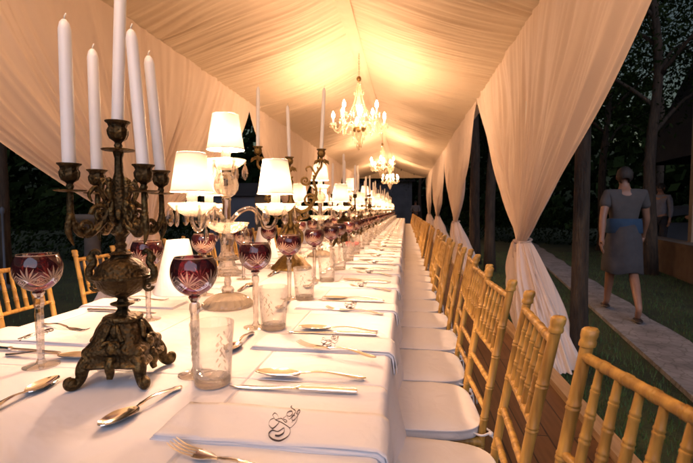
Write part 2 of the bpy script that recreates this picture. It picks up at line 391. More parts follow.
def fabric(name, c): return noisy(name, tuple(x * .8 for x in c), c, 12, .9, .3, bscale=30)
M['shirt_grey'] = fabric('grey_shirt', (.065, .06, .058)); M['short_grey'] = fabric('grey_shorts', (.055, .052, .056)); M['blue'] = fabric('blue_band', (.018, .05, .10))
M['shirt_dark'] = fabric('dark_jacket', (.05, .05, .055)); M['shirt_white'] = fabric('white_shirt', (.17, .17, .20)); M['trouser'] = fabric('dark_trousers', (.02, .02, .025))
M['shoe'] = noisy('dark_leather', (.02, .015, .012), (.035, .025, .02), 12, .5, .1)
M['rose'] = noisy('red_petals', (.35, .01, .012), (.5, .03, .03), 12, .6, .1)
M['rope'] = noisy('cream_cord', (.5, .46, .38), (.62, .57, .48), 60, .9, .2)

# ------------------------------------------------------------------ setting
def plane(name, x0, x1, y0, y1, z, m, thick=0):
    b = MB()
    if thick: b.box(((x0+x1)/2, (y0+y1)/2, z - thick/2), (x1-x0, y1-y0, thick))
    else: b.add([(x0, y0, z), (x1, y0, z), (x1, y1, z), (x0, y1, z)], [(0, 1, 2, 3)])
    return tag(b.build(name, m, smooth=False), kind='structure')
plane('ground', -200, 200, -120, 260, -.14, M['soil'])
plane('deck_floor', -2.62, .94, -2.5, 21.6, 0, M['deck'], .12)
b = MB(); b.box((.985, 9.5, -.035), (.085, 24, .15)); tag(b.build('deck_kerb', M['beam'], smooth=False), kind='structure')
b = MB()
pa, pb = [], []
for i in range(40):
    y = 1.0 + i * .42; xl = lerp(1.53, 2.73, (y - .9) / 7.05) + .10 * math.sin(y * .5)*0; w = .52 + .03 * math.sin(i * 1.7)
    pa.append((xl, y)); pb.append((xl + w, y))
V = []; F = []
for (x, y), (x2, y2) in zip(pa, pb): V += [(x, y, -.10), (x2, y2, -.10), (x, y, -.16), (x2, y2, -.16)]
for i in range(len(pa) - 1):
    k = i * 4; F += [(k, k+1, k+5, k+4), (k+2, k, k+4, k+6), (k+1, k+3, k+7, k+5)]
b.add(V, F); tag(b.build('stone_path', M['stone'], smooth=False), kind='structure')
# grass blades
def on_path(x, y): 
    xl = lerp(1.53, 2.73, (y - .9) / 7.05); return xl - .02 < x < xl + .56
b = MB(); g = random.Random(3)
for i in range(42000):
    if i % 6: x = 1.05 + g.random() ** 1.5 * 6; y = 1.2 + g.random() ** 1.4 * 12
    else: x = -2.7 - g.random() ** 1.3 * 8; y = 1.5 + g.random() * 11
    if on_path(x, y): continue
    h = .025 + g.random() * .035; a = g.random() * 6.28; w = .004; lx, ly = (g.random() - .5) * .03, (g.random() - .5) * .03
    b.add([(x - w*math.cos(a), y - w*math.sin(a), -.142), (x + w*math.cos(a), y + w*math.sin(a), -.142), (x + lx, y + ly, -.14 + h)], [(0, 1, 2)])
tag(b.build('lawn_grass', M['blade'], smooth=False), 'short dark lawn grass beside the deck', 'grass', kind='stuff')
b = MB(); b.box((0, 0, .29), (.3, 9.0, .62)); b.box((0, 0, .63), (.38, 9.0, .06))
o = b.build('garden_wall', M['concrete'], smooth=False); o.location = (5.35, 9.6, -.14); o.rotation_euler = (0, 0, -R(12)); tag(o, 'low brown concrete garden wall behind the stone path', 'wall')

# ------------------------------------------------------------------ tent
XR, XL, ZE, RX, ZR = 1.06, -2.36, 2.73, -.65, 3.32
Y0, Y1 = -1.0, 21.5
tent = tag(thing('tent', (0, 0, 0)), 'long marquee tent lined with pleated cream fabric above the table', 'tent')
def liner(xa, za, xb, zb, seed):
    nu, nv = 2500, 26
    ph = []; a = 0; g = random.Random(seed)
    nodes = [g.uniform(-1, 1) for _ in range(900)]
    def n1(x, k=0): i = int(x) ; t = sm(x - i); return lerp(nodes[(i+k) % 900], nodes[(i+1+k) % 900], t)
    def fn(u, v):
        y = lerp(Y0, Y1, u)
        bay = ((y - 3.85 + 50) % 5) / 5
        sag = .10 * math.sin(PI * bay) ** 1.2 * math.sin(PI * (v*.8 + .1))
        yy = y + .16 * math.sin(PI * v) * (bay - .5) + .03 * n1(v * 3 + y * .4, 99)
        sk = yy + .10 * mnoise.noise(Vector((yy * .7, v * 1.6, seed)))
        w = 1.0 * mnoise.noise(Vector((sk * 9, v * 1.5, seed * 3.1))) + .75 * mnoise.noise(Vector((sk * 21, v * 2.1, seed * 7.7))) + .40 * mnoise.noise(Vector((sk * 44, v * 3.0, seed * 1.7)))
        amp = .019 * (.55 + .45 * math.sin(PI * v) ** .5)
        return (lerp(xa, xb, v), y, lerp(za, zb, v) - sag + amp * w)
    b = MB(); b.grid(nu, nv, fn, uv=False)
    return b.build('ceiling_liner', M['liner'], tent)
liner(XL, ZE, RX, ZR, 5); liner(RX, ZR, XR, ZE, 6)
b = MB()
b.grid(400, 7, lambda u, v: (RX + (v - .5) * .15, lerp(Y0, Y1, u), ZR - .075 - .022 * math.sin(PI * v) - .10 * 0 + .006 * math.sin(u * 700) * math.sin(PI*v)), uv=False)
b.build('ridge_band', M['liner'], tent)
b = MB()   # gable at the far end
b.grid(70, 12, lambda u, v: (lerp(XL, XR, u), 21.46 + .02 * math.sin(u * 160), lerp(ZE - .05, lerp(ZE, ZR, 1 - abs(u - .5) * 2) - .0, v)), uv=False)
b.build('gable_panel', M['liner'], tent)
for sx, xx, ps in ((1, XR + .02, (-1.1, 3.95, 8.95, 13.95, 18.95)), (-1, XL - .02, (-1.5, 3.6, 8.6, 13.6, 18.6))):
    for y in ps:
        if y < 0: continue
        b = MB(); b.tube([(xx - sx * .03, y, -.13), (xx - sx * .03, y, ZE + .0)], .017, 10); b.build('tent_pole', M['white'], tent, smooth=False)
    b = MB(); b.box((xx + sx * .07, (Y0 + Y1) / 2, ZE + .03), (.08, Y1 - Y0, .08)); b.build('eave_beam', M['white'], tent, smooth=False)
# outer roof skin so that the sky does not shine in
b = MB(); b.add([(XL-.2, Y0, ZE+.08), (RX, Y0, ZR+.22), (XR+.2, Y0, ZE+.08), (XL-.2, Y1+.1, ZE+.08), (RX, Y1+.1, ZR+.22), (XR+.2, Y1+.1, ZE+.08)], [(0, 1, 4, 3), (1, 2, 5, 4)])
b.build('roof_cover', M['white'], tent, smooth=False)
# eave valance: gathered heading where the drapes meet the liner
for sx, xx in ((1, XR), (-1, XL)):
    b = MB(); g = random.Random(11)
    ns = [g.uniform(-1, 1) for _ in range(800)]
    b.grid(1500, 4, lambda u, v: (xx - sx * (.03 + .014 * math.sin(u * 1500) + .01 * ns[int(u * 799)]) * (1 - v*.3), lerp(Y0, Y1, u), ZE + .015 - .06 * v), uv=False)
    b.build('eave_heading', M['drape'], tent)

def drape(side, y0, y1, yt, zt, seed, label, nfold=40, inw=0.02):
    xe = XR if side > 0 else XL
    root = tag(thing('drape_curtain', (xe, yt, 0)), label, 'curtain', 'tied back drapes along the tent sides')
    g = random.Random(seed); ns = [g.uniform(-1, 1) for _ in range(200)]
    def n1(x, k=0): i = math.floor(x); t = sm(x - i); return lerp(ns[(i+k) % 200], ns[(i+1+k) % 200], t)
    ze = ZE - .0
    def off(u, amp, k=0.0):
        p = 2 * PI * nfold * (u + .018 * n1(u * 9) + .006 * n1(u * 31, 5))
        a = mnoise.noise(Vector((u * 17 + .8 * k, k * 1.4, seed * 3.3))); b_ = mnoise.noise(Vector((u * 38 + 1.2 * k, k * 2.0, seed * 5.1))); c_ = mnoise.noise(Vector((u * 80, k * 2.2, seed * 1.3)))
        return amp * (1.5 * a + 1.25 * b_ + .7 * c_ + .28 * math.sin(p))
    tw, lift = .17, .10
    def fu(u, v):
        yt0 = lerp(y0, y1, u); uu = u - .5
        p0 = Vector((xe - side * .055, yt0, ze)); p2 = Vector((xe - side * (.02 + .04 * math.cos(PI * uu)), yt + uu * tw, zt + lift * abs(uu) * 0))
        edge = abs(uu) * 2
        p1 = Vector((xe - side * .065, lerp(yt0, yt, .20 + .15 * (1-edge)), lerp(ze, zt, .52)))
        t = v ** .9
        p = p0 * (1-t)**2 + p1 * 2*t*(1-t) + p2 * t*t
        amp = lerp(.014, .035, sm(t * 1.5)) * lerp(1, .75, sm((t - .75) / .25))
        d = off(u, amp, t) + .05 * n1(u * 6 + t * 1.2, 20) * math.sin(PI * t)
        return (p.x - side * d, p.y + .35 * off(u + .01, amp, t) * (1 - sm((t-.8)/.2) * .8), p.z)
    b = MB(); b.grid(nfold * 7, 44, fu, uv=False); b.build('upper_cloth', M['drape'], root)
    def fl(u, v):
        th = (u - .5) * 2 * PI * .93
        rx = lerp(.055, .26, v ** .7); ry = lerp(.085, .50, v ** .62); amp = lerp(.020, .040, sm(v * 2))
        d = off(u, amp, v) + .05 * v * n1(u * 7 + v * .6, 33)
        cx = xe + side * .20 * v ** 1.2 - side * .03; cy_ = yt - .10 * v
        return (cx - side * math.cos(th) * (rx + d), cy_ + math.sin(th) * (ry + d) + .03 * n1(u * 4 + v, 12) * v, lerp(zt, -.10 if abs(cx - side * math.cos(th) * (rx + d)) > abs(xe) - .0 else .012, v))
    b = MB(); b.grid(nfold * 7, 30, fl, uv=False); b.build('hanging_tail', M['drape'], root)
    b = MB(); n = 26; pts = [(xe - side * .03 + .070 * math.cos(2*PI*i/n), yt + .103 * math.sin(2*PI*i/n), zt + .016 * math.sin(2*PI*i/n + 1)) for i in range(n + 1)]
    b.tube(pts, [.009 + .003 * math.sin(i * 2.1) for i in range(n + 1)], 8, flat=1.3)
    kx, ky = xe - side * .105, yt - .05
    b.ball((kx, ky, zt), (.016, .022, .018), 9, 7)
    for q in (-1, 1): b.tube(spline([(kx, ky, zt), (kx - side * .012, ky + q * .02, zt - .05), (kx, ky + q * .035, zt - .12 - .03 * q)], 5), rad([.008, .011, .013], 11), 7, flat=.4); b.build('tie_band', M['drape'], root)
    for ch in root.children: ch.location = (-xe, -yt, 0)
    return root
RP = (3.95, 8.95, 13.95, 18.95)
for i, y in enumerate(RP):
    drape(1, y - 2.5, y + 2.5, y, .86 + .02 * i, 20 + i, ['large near drape tied back on the right beside the chairs', 'second drape from the camera on the right tent side', 'third drape from the camera on the right tent side', 'farthest right drape by the end of the table'][i])
LP = (3.55, 8.6, 13.6, 18.6)
for i, y in enumerate(LP):
    drape(-1, y - 2.55 if i else y - 2.9, y + 2.5 if i else 6.2, y, .97, 40 + i, ['large near drape on the left behind the bronze candelabrum', 'second left drape behind the scrolled gilt candelabrum', 'third left drape behind the rows of lamp shades', 'farthest left drape near the end of the tent'][i])

# ------------------------------------------------------------------ table cloth
TX0, TX1, TY0, TY1 = -1.30, -.035, .12, 18.6
def tcloth():
    b = MB(); g = random.Random(2); ns = [g.uniform(-1, 1) for _ in range(400)]
    def n1(x, k=0): i = math.floor(x); t = sm(x - i); return lerp(ns[(i+k) % 400], ns[(i+1+k) % 400], t)
    prof = [(-1, .01), (-1, .2), (-1, .4), (-1, .56), (-1, .66), (-1, .71), (-.9, .739), (-.7, .745)]
    S = []
    for i in range(9): S.append(('L', i / 8))
    cols = []
    for k in range(10): cols.append(('d', -1, 1 - k / 9))
    cols += [('c', -1, a) for a in (.33, .66)]
    nx = 22
    for k in range(nx + 1): cols.append(('t', 0, k / nx))
    cols += [('c', 1, a) for a in (.66, .33)]
    for k in range(10): cols.append(('d', 1, k / 9))
    ny = 900
    def pt(i, j):
        kind, s, q = cols[i]; y = lerp(TY0, TY1, j / (ny - 1))
        rr = .018
        if kind == 't': return (lerp(TX0 + rr, TX1 - rr, q), y, T + .0012 * n1(y * 3 + q * 5) )
        ex = TX1 if s > 0 else TX0
        if kind == 'c': a = q * PI / 2; return (ex - s * rr + s * rr * math.cos(a), y, T - rr + rr * math.sin(a))
        d = q; z = lerp(T - rr, .03, d)
        w = (math.sin(y * 2 * PI / .40 + 2.5 * n1(y * .9, 50)) + .6 * n1(y * 5, 9)) * .5 + .5
        return (ex + s * (.055 * w * sm(d * 1.6) + .012 * d), y + .02 * n1(y * 2, 80) * d, z)
    nu = len(cols)
    V = [pt(i, j) for j in range(ny) for i in range(nu)]
    F = [(j*nu+i, j*nu+i+1, (j+1)*nu+i+1, (j+1)*nu+i) for j in range(ny - 1) for i in range(nu - 1)]
    b.add(V, F)
    # hanging ends
    for y, s in ((TY0, -1), (TY1, 1)):
        b.grid(60, 8, lambda u, v: (lerp(TX0 + .0, TX1, u), y + s * (.03 * v * (1 + math.sin(u * 40))), lerp(T - .0005, .03, v)), uv=False)
    return tag(b.build('tablecloth', M['linen']), 'long white cloth covering the banquet table to the floor', 'tablecloth')
tcloth()

# ------------------------------------------------------------------ chairs
def ringed(r, h, rings, z0=0.0, taper=1.0, waist=0.0):
    """turned bamboo profile from z0 to z0+h with double rings at the given fractions"""
    P = []
    zs = {0.0, 1.0}
    for t in rings:
        for d in (-.020, -.014, -.008, -.003, .003, .008, .014, .020): zs.add(cl(t + d * .34 / h))
    for k in range(9): zs.add(k / 8)
    for t in sorted(zs):
        rr = r * lerp(1, taper, t) * (1 + waist * math.sin(PI * t))
        for q in rings:
            d = abs(t - q) * h / .34
            if .004 < d < .0165: rr *= 1.13
        P.append((rr, z0 + t * h))
    return P
def along(p, q):
    p, q = Vector(p), Vector(q); d = q - p
    return Matrix.Translation(p) @ d.to_track_quat('Z', 'Y').to_matrix().to_4x4(), d.length
CW = .130          # half distance between back posts
def make_chair(name, low=False):
    t = thing(name)
    seg = 8 if low else 14
    SH = .455
    def back_x(z): return .155 + .085 * max(0, (z - .42) / .5) ** 1.25
    for s in (-1, 1):
        b = MB()
        P = ringed(.0110, .915, [.08, .2, .34, .47, .56, .66, .76, .855], 0, 1.0)
        P = [p for p in P if p[1] < .888] + [(.0106, .8845), (.0134, .886), (.0140, .890), (.0134, .894), (.0122, .897), (.0140, .904), (.0139, .9125), (.0105, .9165), (.002, .918)]
        b.lathe(P, seg, capb=True)
        b.v = [(x + back_x(z) - .03 * cl((.42 - z) / .42) * -1, y + s * CW, z) for x, y, z in b.v]
        b.build('back_post', M['wood'], t, auto=40)
        b = MB(); m, l = along((-.165, s * (CW + .012), 0), (-.155, s * (CW + .012), SH))
        b.lathe(ringed(.013, l, [.12, .36, .6, .84]), seg, m, capb=True); b.build('front_leg', M['wood'], t, auto=40)
        for z in (.16, .28):
            b = MB(); m, l = along((-.163, s * (CW + .008), z), (back_x(z) + .02, s * CW, z)); b.lathe(ringed(.010, l, [.25, .5, .75]), 8, m); b.build('stretcher', M['wood'], t, auto=40)
    for x, z in ((-.163, .2), (back_x(.22) + .015, .22)):
        b = MB(); m, l = along((x, -CW, z), (x, CW, z)); b.lathe(ringed(.010, l, [.25, .5, .75]), 8, m); b.build('stretcher', M['wood'], t, auto=40)
    zt = .868
    def rail(z, r, rings, bow=.012):
        b = MB(); m, l = along((back_x(z), -CW, z), (back_x(z), CW, z)); b.lathe(ringed(r, l, rings), seg, m)
        return b
    b = rail(zt, .0094, [.2, .4, .6, .8]); b.build('top_rail', M['wood'], t, auto=40)
    for z in (.70, .615, .535): rail(z, .0082, [.3, .7]).build('cross_rail', M['wood'], t, auto=40)
    for k in range(5):
        y = lerp(-CW, CW, (k + 1) / 6)
        b = MB(); m, l = along((back_x(.70), y, .70), (back_x(zt), y, zt))
        b.lathe(ringed(.0084, l, [.28, .52, .76], 0, .68, .12), 8 if low else 10, m); b.build('spindle', M['wood'], t, auto=40)
    b = MB()
    for x0, y0, x1, y1 in ((-.165, -CW-.01, -.165, CW+.01), (.155, -CW, .155, CW), (-.165, -CW-.01, .155, -CW), (-.165, CW+.01, .155, CW)):
        m, l = along((x0, y0, SH - .015), (x1, y1, SH - .015)); b.lathe(ringed(.0135, l, [.3, .7]), seg, m)
    b.box((-.005, 0, SH - .012), (.31, .26, .016)); b.build('seat_frame', M['wood'], t, auto=40)
    # cushion : rounded rectangular pad with a welt and soft creases
    b = MB(); nseg = 96; prof = [(.02, 0), (.85, 0), (.95, .001), (.985, .004), (.99, .010), (.985, .020), (.99, .028), (1.004, .031), (1.008, .0335), (1.002, .036), (.985, .0365), (.95, .039), (.85, .042), (.6, .0445), (.3, .0455), (.02, .0455)]
    def sq(a, z, tt):
        n = 4.2; c, s_ = abs(math.cos(a)), abs(math.sin(a)); return 1 / ((c ** n + s_ ** n) ** (1 / n))
    b.lathe(prof, nseg, None, sq, capb=True, capt=True)
    b.v = [(x * .182 - .018, y * .172, SH + z + (.0045 * mnoise.noise(Vector((x * 2.2, y * 2.2, 3.1))) + .002 * mnoise.noise(Vector((x * 7, y * 7, 9.1)))) * (z > .036)) for x, y, z in b.v]
    b.v = [(x * (1 + .018 * mnoise.noise(Vector((math.atan2(y, x) * 9, z * 60, 1)))) , y * (1 + .018 * mnoise.noise(Vector((math.atan2(y, x) * 9, z * 60, 1)))), z) if z < SH + .030 and z > SH + .002 else (x, y, z) for x, y, z in b.v]
    cu = b.build('seat_cushion', M['cushion'], t)
    for s in (-1, 1):
        b = MB()
        b.tube(spline([(.12, s*(CW+.004), SH+.02), (.15, s*(CW+.028), SH+.018), (.178, s*(CW+.014), SH+.02), (.182, s*(CW-.01), SH+.015), (.16, s*(CW-.03), SH+.02)], 4), .0035, 6)
        b.tube(spline([(.178, s*(CW+.02), SH+.02), (.192, s*(CW+.03), SH), (.196, s*(CW+.025), SH-.05)], 4), .0028, 6)
        b.ball((.18, s*(CW+.02), SH+.02), .008, 8, 6)
        b.build('tie', M['cushion'], cu)
    return t
chair = make_chair('banquet_chair')
chy = [.60, 1.0, 1.395, 1.755]
while chy[-1] < 18.3: chy.append(chy[-1] + .363)
g = random.Random(8)
ROWR = 'gilt bamboo chairs along the right of the table'; ROWL = 'gilt bamboo chairs along the left of the table'
for i, y in enumerate(chy):
    o = chair if i == 0 else dup(chair)
    rz = [.20, -.07, .05, .02][i] if i < 4 else g.uniform(-.06, .06)
    o.scale = (1, 1, 1.02); o.location = ([.110, .064, .064, .07][i] if i < 4 else .074 + g.uniform(-.02, .02), y, 0); o.rotation_euler = (0, 0, rz)
    lab = {0: 'nearest gold bamboo chair on the right, cut off by the photo edge', 1: 'slightly turned gold bamboo chair, second from the camera on the right'}.get(i, f'gold bamboo chair with white cushion, {nth(i+1)} from the camera on the right')
    tag(o, lab, 'chair', ROWR)
ly = [.75 + .42 * k for k in range(16)]
for i, y in enumerate(ly):
    o = dup(chair); o.location = (TX0 - .115 + g.uniform(-.02, .02), y + .02, 0); o.rotation_euler = (0, 0, PI + g.uniform(-.06, .06))
    tag(o, f'gold bamboo chair across the table, {nth(i+1)} from the camera on the left', 'chair', ROWL)

# ------------------------------------------------------------------ table ware prototypes
def make_napkin():
    t = thing('napkin')
    def sheet(z, inset, wx, seed):
        g = random.Random(seed); a, c = g.uniform(0, 6), g.uniform(0, 6)
        def fn(u, v):
            x = lerp(-.385 + inset, .062 - inset * .4, u); y = (v - .5) * (wx - inset)
            zz = z + .0016 * math.sin(x * 15 + a + y * 26) * (z > .004) - .0012 * abs(v - .5) * 2
            if x > 0:      # falls over the table edge
                ang = min(x / .015, PI / 2 * .93); rr = .015
                x2 = rr * math.sin(ang); z2 = -(rr * (1 - math.cos(ang))); rest = max(0, x - rr * ang)
                return (x2 + rest * .10 + zz * math.sin(ang) + .004 * math.sin(y * 40 + a) * sm(rest / .04), y, z2 - rest + zz * math.cos(ang))
            return (x, y + .002 * math.sin(x * 30 + c), zz)
        return fn
    b = MB()
    for k in range(4): b.slab(40, 12, sheet(.0012 + k * .0021, .0022 * k, .135, 30 + k), .0015)
    # rolled fold edge towards the near side
    b.build('folded_cloth', M['napkin'], t)
    S = [[(-.021,.022),(-.014,.011),(-.004,.005),(.004,-.001),(.014,-.011),(.017,-.025),(.014,-.037),(.007,-.044),(-.004,-.04),(-.012,-.029),(-.01,-.018),(-.001,-.02),(.005,-.01),(.008,-.023),(.004,-.031),(-.002,-.031)],
         [(-.007,.007),(-.007,-.001),(-.009,-.01),(-.012,-.013),(-.02,-.003),(-.022,.01),(-.018,.015)], [(-.023,.024),(-.022,.032),(-.016,.027),(-.011,.016),(-.014,.011)],
         [(-.011,.014),(-.006,.016),(.002,.006),(.004,.01),(-.004,.017),(-.002,.025),(-.003,.037),(.002,.042),(.006,.034),(.004,.024),(-.001,.027),(.005,.016),(.007,.018)],
         [(-.002,.06),(-.003,.056),(.003,.05),(.009,.041),(.009,.018),(.014,.013),(.015,.031),(.015,.046),(.012,.047),(.012,.035),(.014,.033),(.018,.012),(.016,-.003),(.013,-.008),(.004,-.001)],
         [(.007,.018),(.008,.028),(.012,.027),(.013,.017),(.012,.007)]]
    b = MB()
    for s in S:
        P = spline([(x * 1.22, y * 1.2, 0) for x, y in s], 5); n = len(P)
        b.tube([(p.x - .168, p.y - .004, .0092) for p in P], [.0008 + .0012 * abs(math.sin(i * .11 + len(s))) for i in range(n)], 6, flat=.12)
    b.build('monogram', M['ink'], t)
    return t
def handle_rows(L0, L1, w):   # width profile of a classic cutlery handle, x from 0 (end) upward
    return w
def make_cutlery(kind, l):
    """lies along -X from the handle end at the origin; z is the table"""
    b = MB()
    def blade(x0, x1, wf, zf, th, n=24, nv=7):
        def fn(u, v):
            x = lerp(x0, x1, u); w = wf(u); k = v * 2 - 1
            return (-x, k * w, zf(u) + .0012 * (1 - k * k))
        b.slab(n, nv, fn, th)
    hl = l * (.58 if kind != 'knife' else .47)
    def hw(u):
        e = math.sqrt(max(0, 1 - (1 - min(1, u / .10)) ** 2)) if u < .1 else 1
        return max(.0006, (lerp(.0088, .0036, sm((u - .08) / .8)) + .0016 * math.exp(-((u - .9) / .035) ** 2) + .0012 * math.exp(-((u - .06) / .05) ** 2)) * e)
    zb = {'fork': .004, 'spoon': .004, 'knife': .004}[kind]
    if kind == 'knife':
        P = [(.0008, 0), (.0062, .002), (.0078, .010), (.0068, .022), (.0075, .035), (.0072, .06), (.0058, hl*.88), (.0074, hl*.93), (.0062, hl*.97), (.0048, hl)]
        m = Matrix.Translation((0, 0, .0062)) @ Matrix.Rotation(-PI/2, 4, 'Y') @ Matrix.Diagonal((.72, 1.15, 1, 1))
        b.lathe(P, 14, m, capb=True, capt=True)
        def bw(u): return max(.0005, .0085 * (.75 + .25 * math.sin(u * PI * .8)) * (1 - max(0, (u - .8) / .2) ** 2.2))
        blade(hl - .002, l, bw, lambda u: .0062 - .0035 * sm(u * 1.4), .0013)
    else:
        blade(0, hl, hw, lambda u: zb + .010 * math.sin(PI * u * .75) ** 2 + .0005, .0022)
        z1 = zb + .010 * math.sin(PI * .75) ** 2
        if kind == 'spoon':
            bl = l - hl
            def fn(u, v):
                a = .5 - .5 * math.cos(PI * u); k = v * 2 - 1
                w = .0215 * math.sqrt(max(0, 1 - (2 * a - 1) ** 2)) * (.88 + .24 * (1 - a))
                w = max(.0036 * (1 - a) ** 2, w, .0004)
                dep = .010 * math.sin(PI * cl(a)) ** .8
                return (-(hl - .001 + a * bl), k * w, lerp(z1, .0115, sm(a * 2)) - dep * (1 - k * k) + .0005)
            b.slab(26, 13, fn, .0014)
        else:
            tl = l - hl; pl = tl * .46
            def pw(u): return lerp(.0036, .0125, sm(u * 1.25))
            blade(hl - .001, hl + pl, pw, lambda u: lerp(z1, .007, sm(u)) - .001, .0018)
            for k in range(4):
                y0 = lerp(-.0098, .0098, k / 3)
                P = spline([(-(hl + pl - .003), y0, .0065), (-(hl + pl + tl * .2), y0 * 1.04, .0062), (-(hl + pl + tl * .40), y0 * 1.04, .0098), (-l, y0 * 1.0, .0155)], 6)
                b.tube(P, rad([.0021, .0020, .0018, .0009], len(P)), 6, flat=.8)
    return b
def single(name, b, m, auto=50): return b.build(name, m, None, auto=auto)
fork = single('fork', make_cutlery('fork', .235), M['silver'])
knife = single('knife', make_cutlery('knife', .285), M['silver'])
spoon = single('spoon', make_cutlery('spoon', .262), M['silver'])
dspoon = single('dessert_spoon', make_cutlery('spoon', .200), M['silver'])
napkin = make_napkin()
def make_tumbler():
    t = thing('tumbler')
    b = MB()
    b.lathe([(.001, .002), (.036, .001), (.040, .004), (.0405, .012), (.0425, .05), (.0455, .10), (.0485, .1395), (.0480, .1412), (.0468, .140), (.0438, .10), (.041, .05), (.0385, .024), (.033, .020), (.001, .019)], 40)
    b.build('glass_body', M['etched'], t)
    b = MB()       # heavy base with pressed facets
    b.lathe([(.001, .003), (.034, .003), (.0385, .006), (.039, .014), (.034, .0185), (.001, .0185)], 14); b.build('heavy_base', M['crystal'], t, smooth=False)
    b = MB()       # etched floral sprig on the front
    for a0 in (0.6, 2.4, 4.6):
        for k in range(9):
            a = a0 + .12 * math.sin(k * 2.2); z = .055 + k * .006; r = .0425 + (z - .05) * .062 + .0006
            m = Matrix.Rotation(a + (.10 if k % 2 else -.10), 4, 'Z') @ Matrix.Translation((r, 0, z)) @ Matrix.Rotation(.6 if k % 2 else -.6, 4, 'X')
            b.ball((0, 0, 0), (.0006, .0022, .0055), 6, 5, m)
    b.build('etched_sprig', M['dish'], t)
    return t
tumbler = make_tumbler()
def make_wine():
    t = thing('wine_glass')
    pr = []
    for i in range(22):
        a = lerp(-1.36, .62, i / 21); pr.append((max(.008, .0535 * math.cos(a)), .2475 + .0585 * math.sin(a)))
    b = MB(); b.lathe(pr, 48); b.build('bowl', M['purple'], t)
    b = MB(); b.lathe([(pr[-1][0] + .0006, pr[-1][1]), (pr[-1][0] + .0008, pr[-1][1] + .0012), (pr[-1][0] - .0006, pr[-1][1] + .0016), (pr[-1][0] - .0012, pr[-1][1])], 48); b.build('rim', M['glass'], t)
    b = MB()
    b.lathe([(.0115, .192), (.015, .186), (.0105, .179), (.008, .174)], 8, capt=False); b.build('collar', M['purple'], t, smooth=False)
    b = MB(); b.lathe([(.004, .177), (.0115, .172), (.0130, .158), (.0095, .146), (.0105, .128), (.0090, .06), (.0080, .02), (.012, .009), (.014, .0065)], 7); b.build('stem', M['stemglass'], t, smooth=False)
    b = MB(); b.lathe([(.012, .008), (.025, .0045), (.040, .003), (.0415, .0018), (.040, .0008), (.001, .0006)], 48); b.build('foot', M['glass'], t)
    return t
wine = make_wine()

used = set()
def put(proto, x, y, rz=0.0, z=T + .001, label='', cat='', group=None, rx=0, ry=0, s=1):
    if proto.name in used: o = dup(proto)
    else: o = proto; used.add(proto.name)
    o.location = (x, y, z); o.rotation_euler = (rx, ry, rz); o.scale = (s, s, s)
    return tag(o, label, cat, group)
g = random.Random(21)
NSET = 38
for k in range(NSET):
    y = .722 + .475 * k if k < 3 else 1.672 + .462 * (k - 2)
    j = lambda a: g.uniform(-a, a) if k > 1 else 0
    w = nth(k + 1); n = f'{w} place setting from the camera on the right'
    put(napkin, TX1 - .012, y + j(.006), j(.02), label=f'white monogrammed folded napkin of the {n}' if k else 'front white napkin with large black monogram near the bottom edge', cat='napkin', group='monogrammed napkins')
    if k == 0:
        put(fork, -.153, .566, -.29, label='fork whose tines enter at the bottom edge below the front napkin', cat='fork', group='forks')
        put(knife, -.098, .883, .02, label='front knife nearest the camera on the right', cat='knife', group='knives')
        put(spoon, -.088, .957, .04, label='front spoon lying over the knife, bowl with blue reflection', cat='spoon', group='spoons', z=T + .002)
        put(dspoon, -.487, .858, PI/2 - .245, label='small spoon lying before the bronze candelabrum foot', cat='spoon', group='dessert spoons')

    else:
        put(fork, -.072 + j(.01), y - .115 + (-.02 if k == 1 else 0) + j(.008), -.33 + j(.12), z=T + (.014 if k == 1 else .001) - 0, label=f'fork beside the napkin of the {n}', cat='fork', group='forks')
        put(knife, -.085 + j(.01), y + .105 + j(.006), j(.03), label=f'knife of the {n}', cat='knife', group='knives')
        put(spoon, -.085 + j(.01), y + .145 + j(.006), j(.06), label=f'spoon of the {n}', cat='spoon', group='spoons')
        if k < 14: put(dspoon, -.478 + j(.02), y + .08, PI/2 + j(.15), label=f'small spoon above the napkin of the {n}', cat='spoon', group='dessert spoons')
    put(tumbler, -.428 + j(.01), [.89, 1.337, 1.79][k] if k < 3 else y + .12 + j(.01), g.uniform(0, 6), label='large clear tumbler in front of the nearest purple wine glass' if k == 0 else f'clear tumbler of the {n}', cat='glass', group='water tumblers')
    put(wine, -.492 + j(.012), [.935, 1.345, 1.80][k] if k < 3 else y + .15 + j(.012), [0.2, .5, .8][k] if k < 3 else g.uniform(0, 6), label='purple cut wine glass behind the front tumbler' if k == 0 else f'purple cut wine glass of the {n}', cat='wine glass', group='purple wine glasses on the right')
for k in range(24):
    y = 1.10 + .448 * k; j = lambda a: g.uniform(-a, a) if k > 0 else 0
    w = nth(k + 1); n = f'{w} place setting from the camera on the left'
    put(wine, -.905 + j(.012), y - .165 + j(.01), .35 if k == 0 else g.uniform(0, 6), label='tall purple wine glass left of the bronze candelabrum' if k == 0 else f'purple cut wine glass of the {n}', cat='wine glass', group='purple wine glasses on the left')
    if k < 9:
        put(napkin, TX0 + .012, y + .05, PI + j(.03), label=f'folded white napkin of the {n}', cat='napkin', group='napkins on the left')
        put(fork, TX0 + .08, y + .17, PI - .3 + j(.1), label=f'fork of the {n}', cat='fork', group='forks on the left')
        put(knife, TX0 + .085, y - .075, PI + j(.04), label=f'knife of the {n}', cat='knife', group='knives on the left')
        put(dspoon, -.785, y - .44 if k == 0 else y - .08, -PI/2 + .02 + j(.15), label='small spoon at the left edge of the photo' if k == 0 else f'small spoon above the napkin of the {n}', cat='spoon', group='dessert spoons on the left')
put(spoon, -1.06, .985, PI + .05, label='spoon tip at the left edge beside the tall wine glass', cat='spoon')
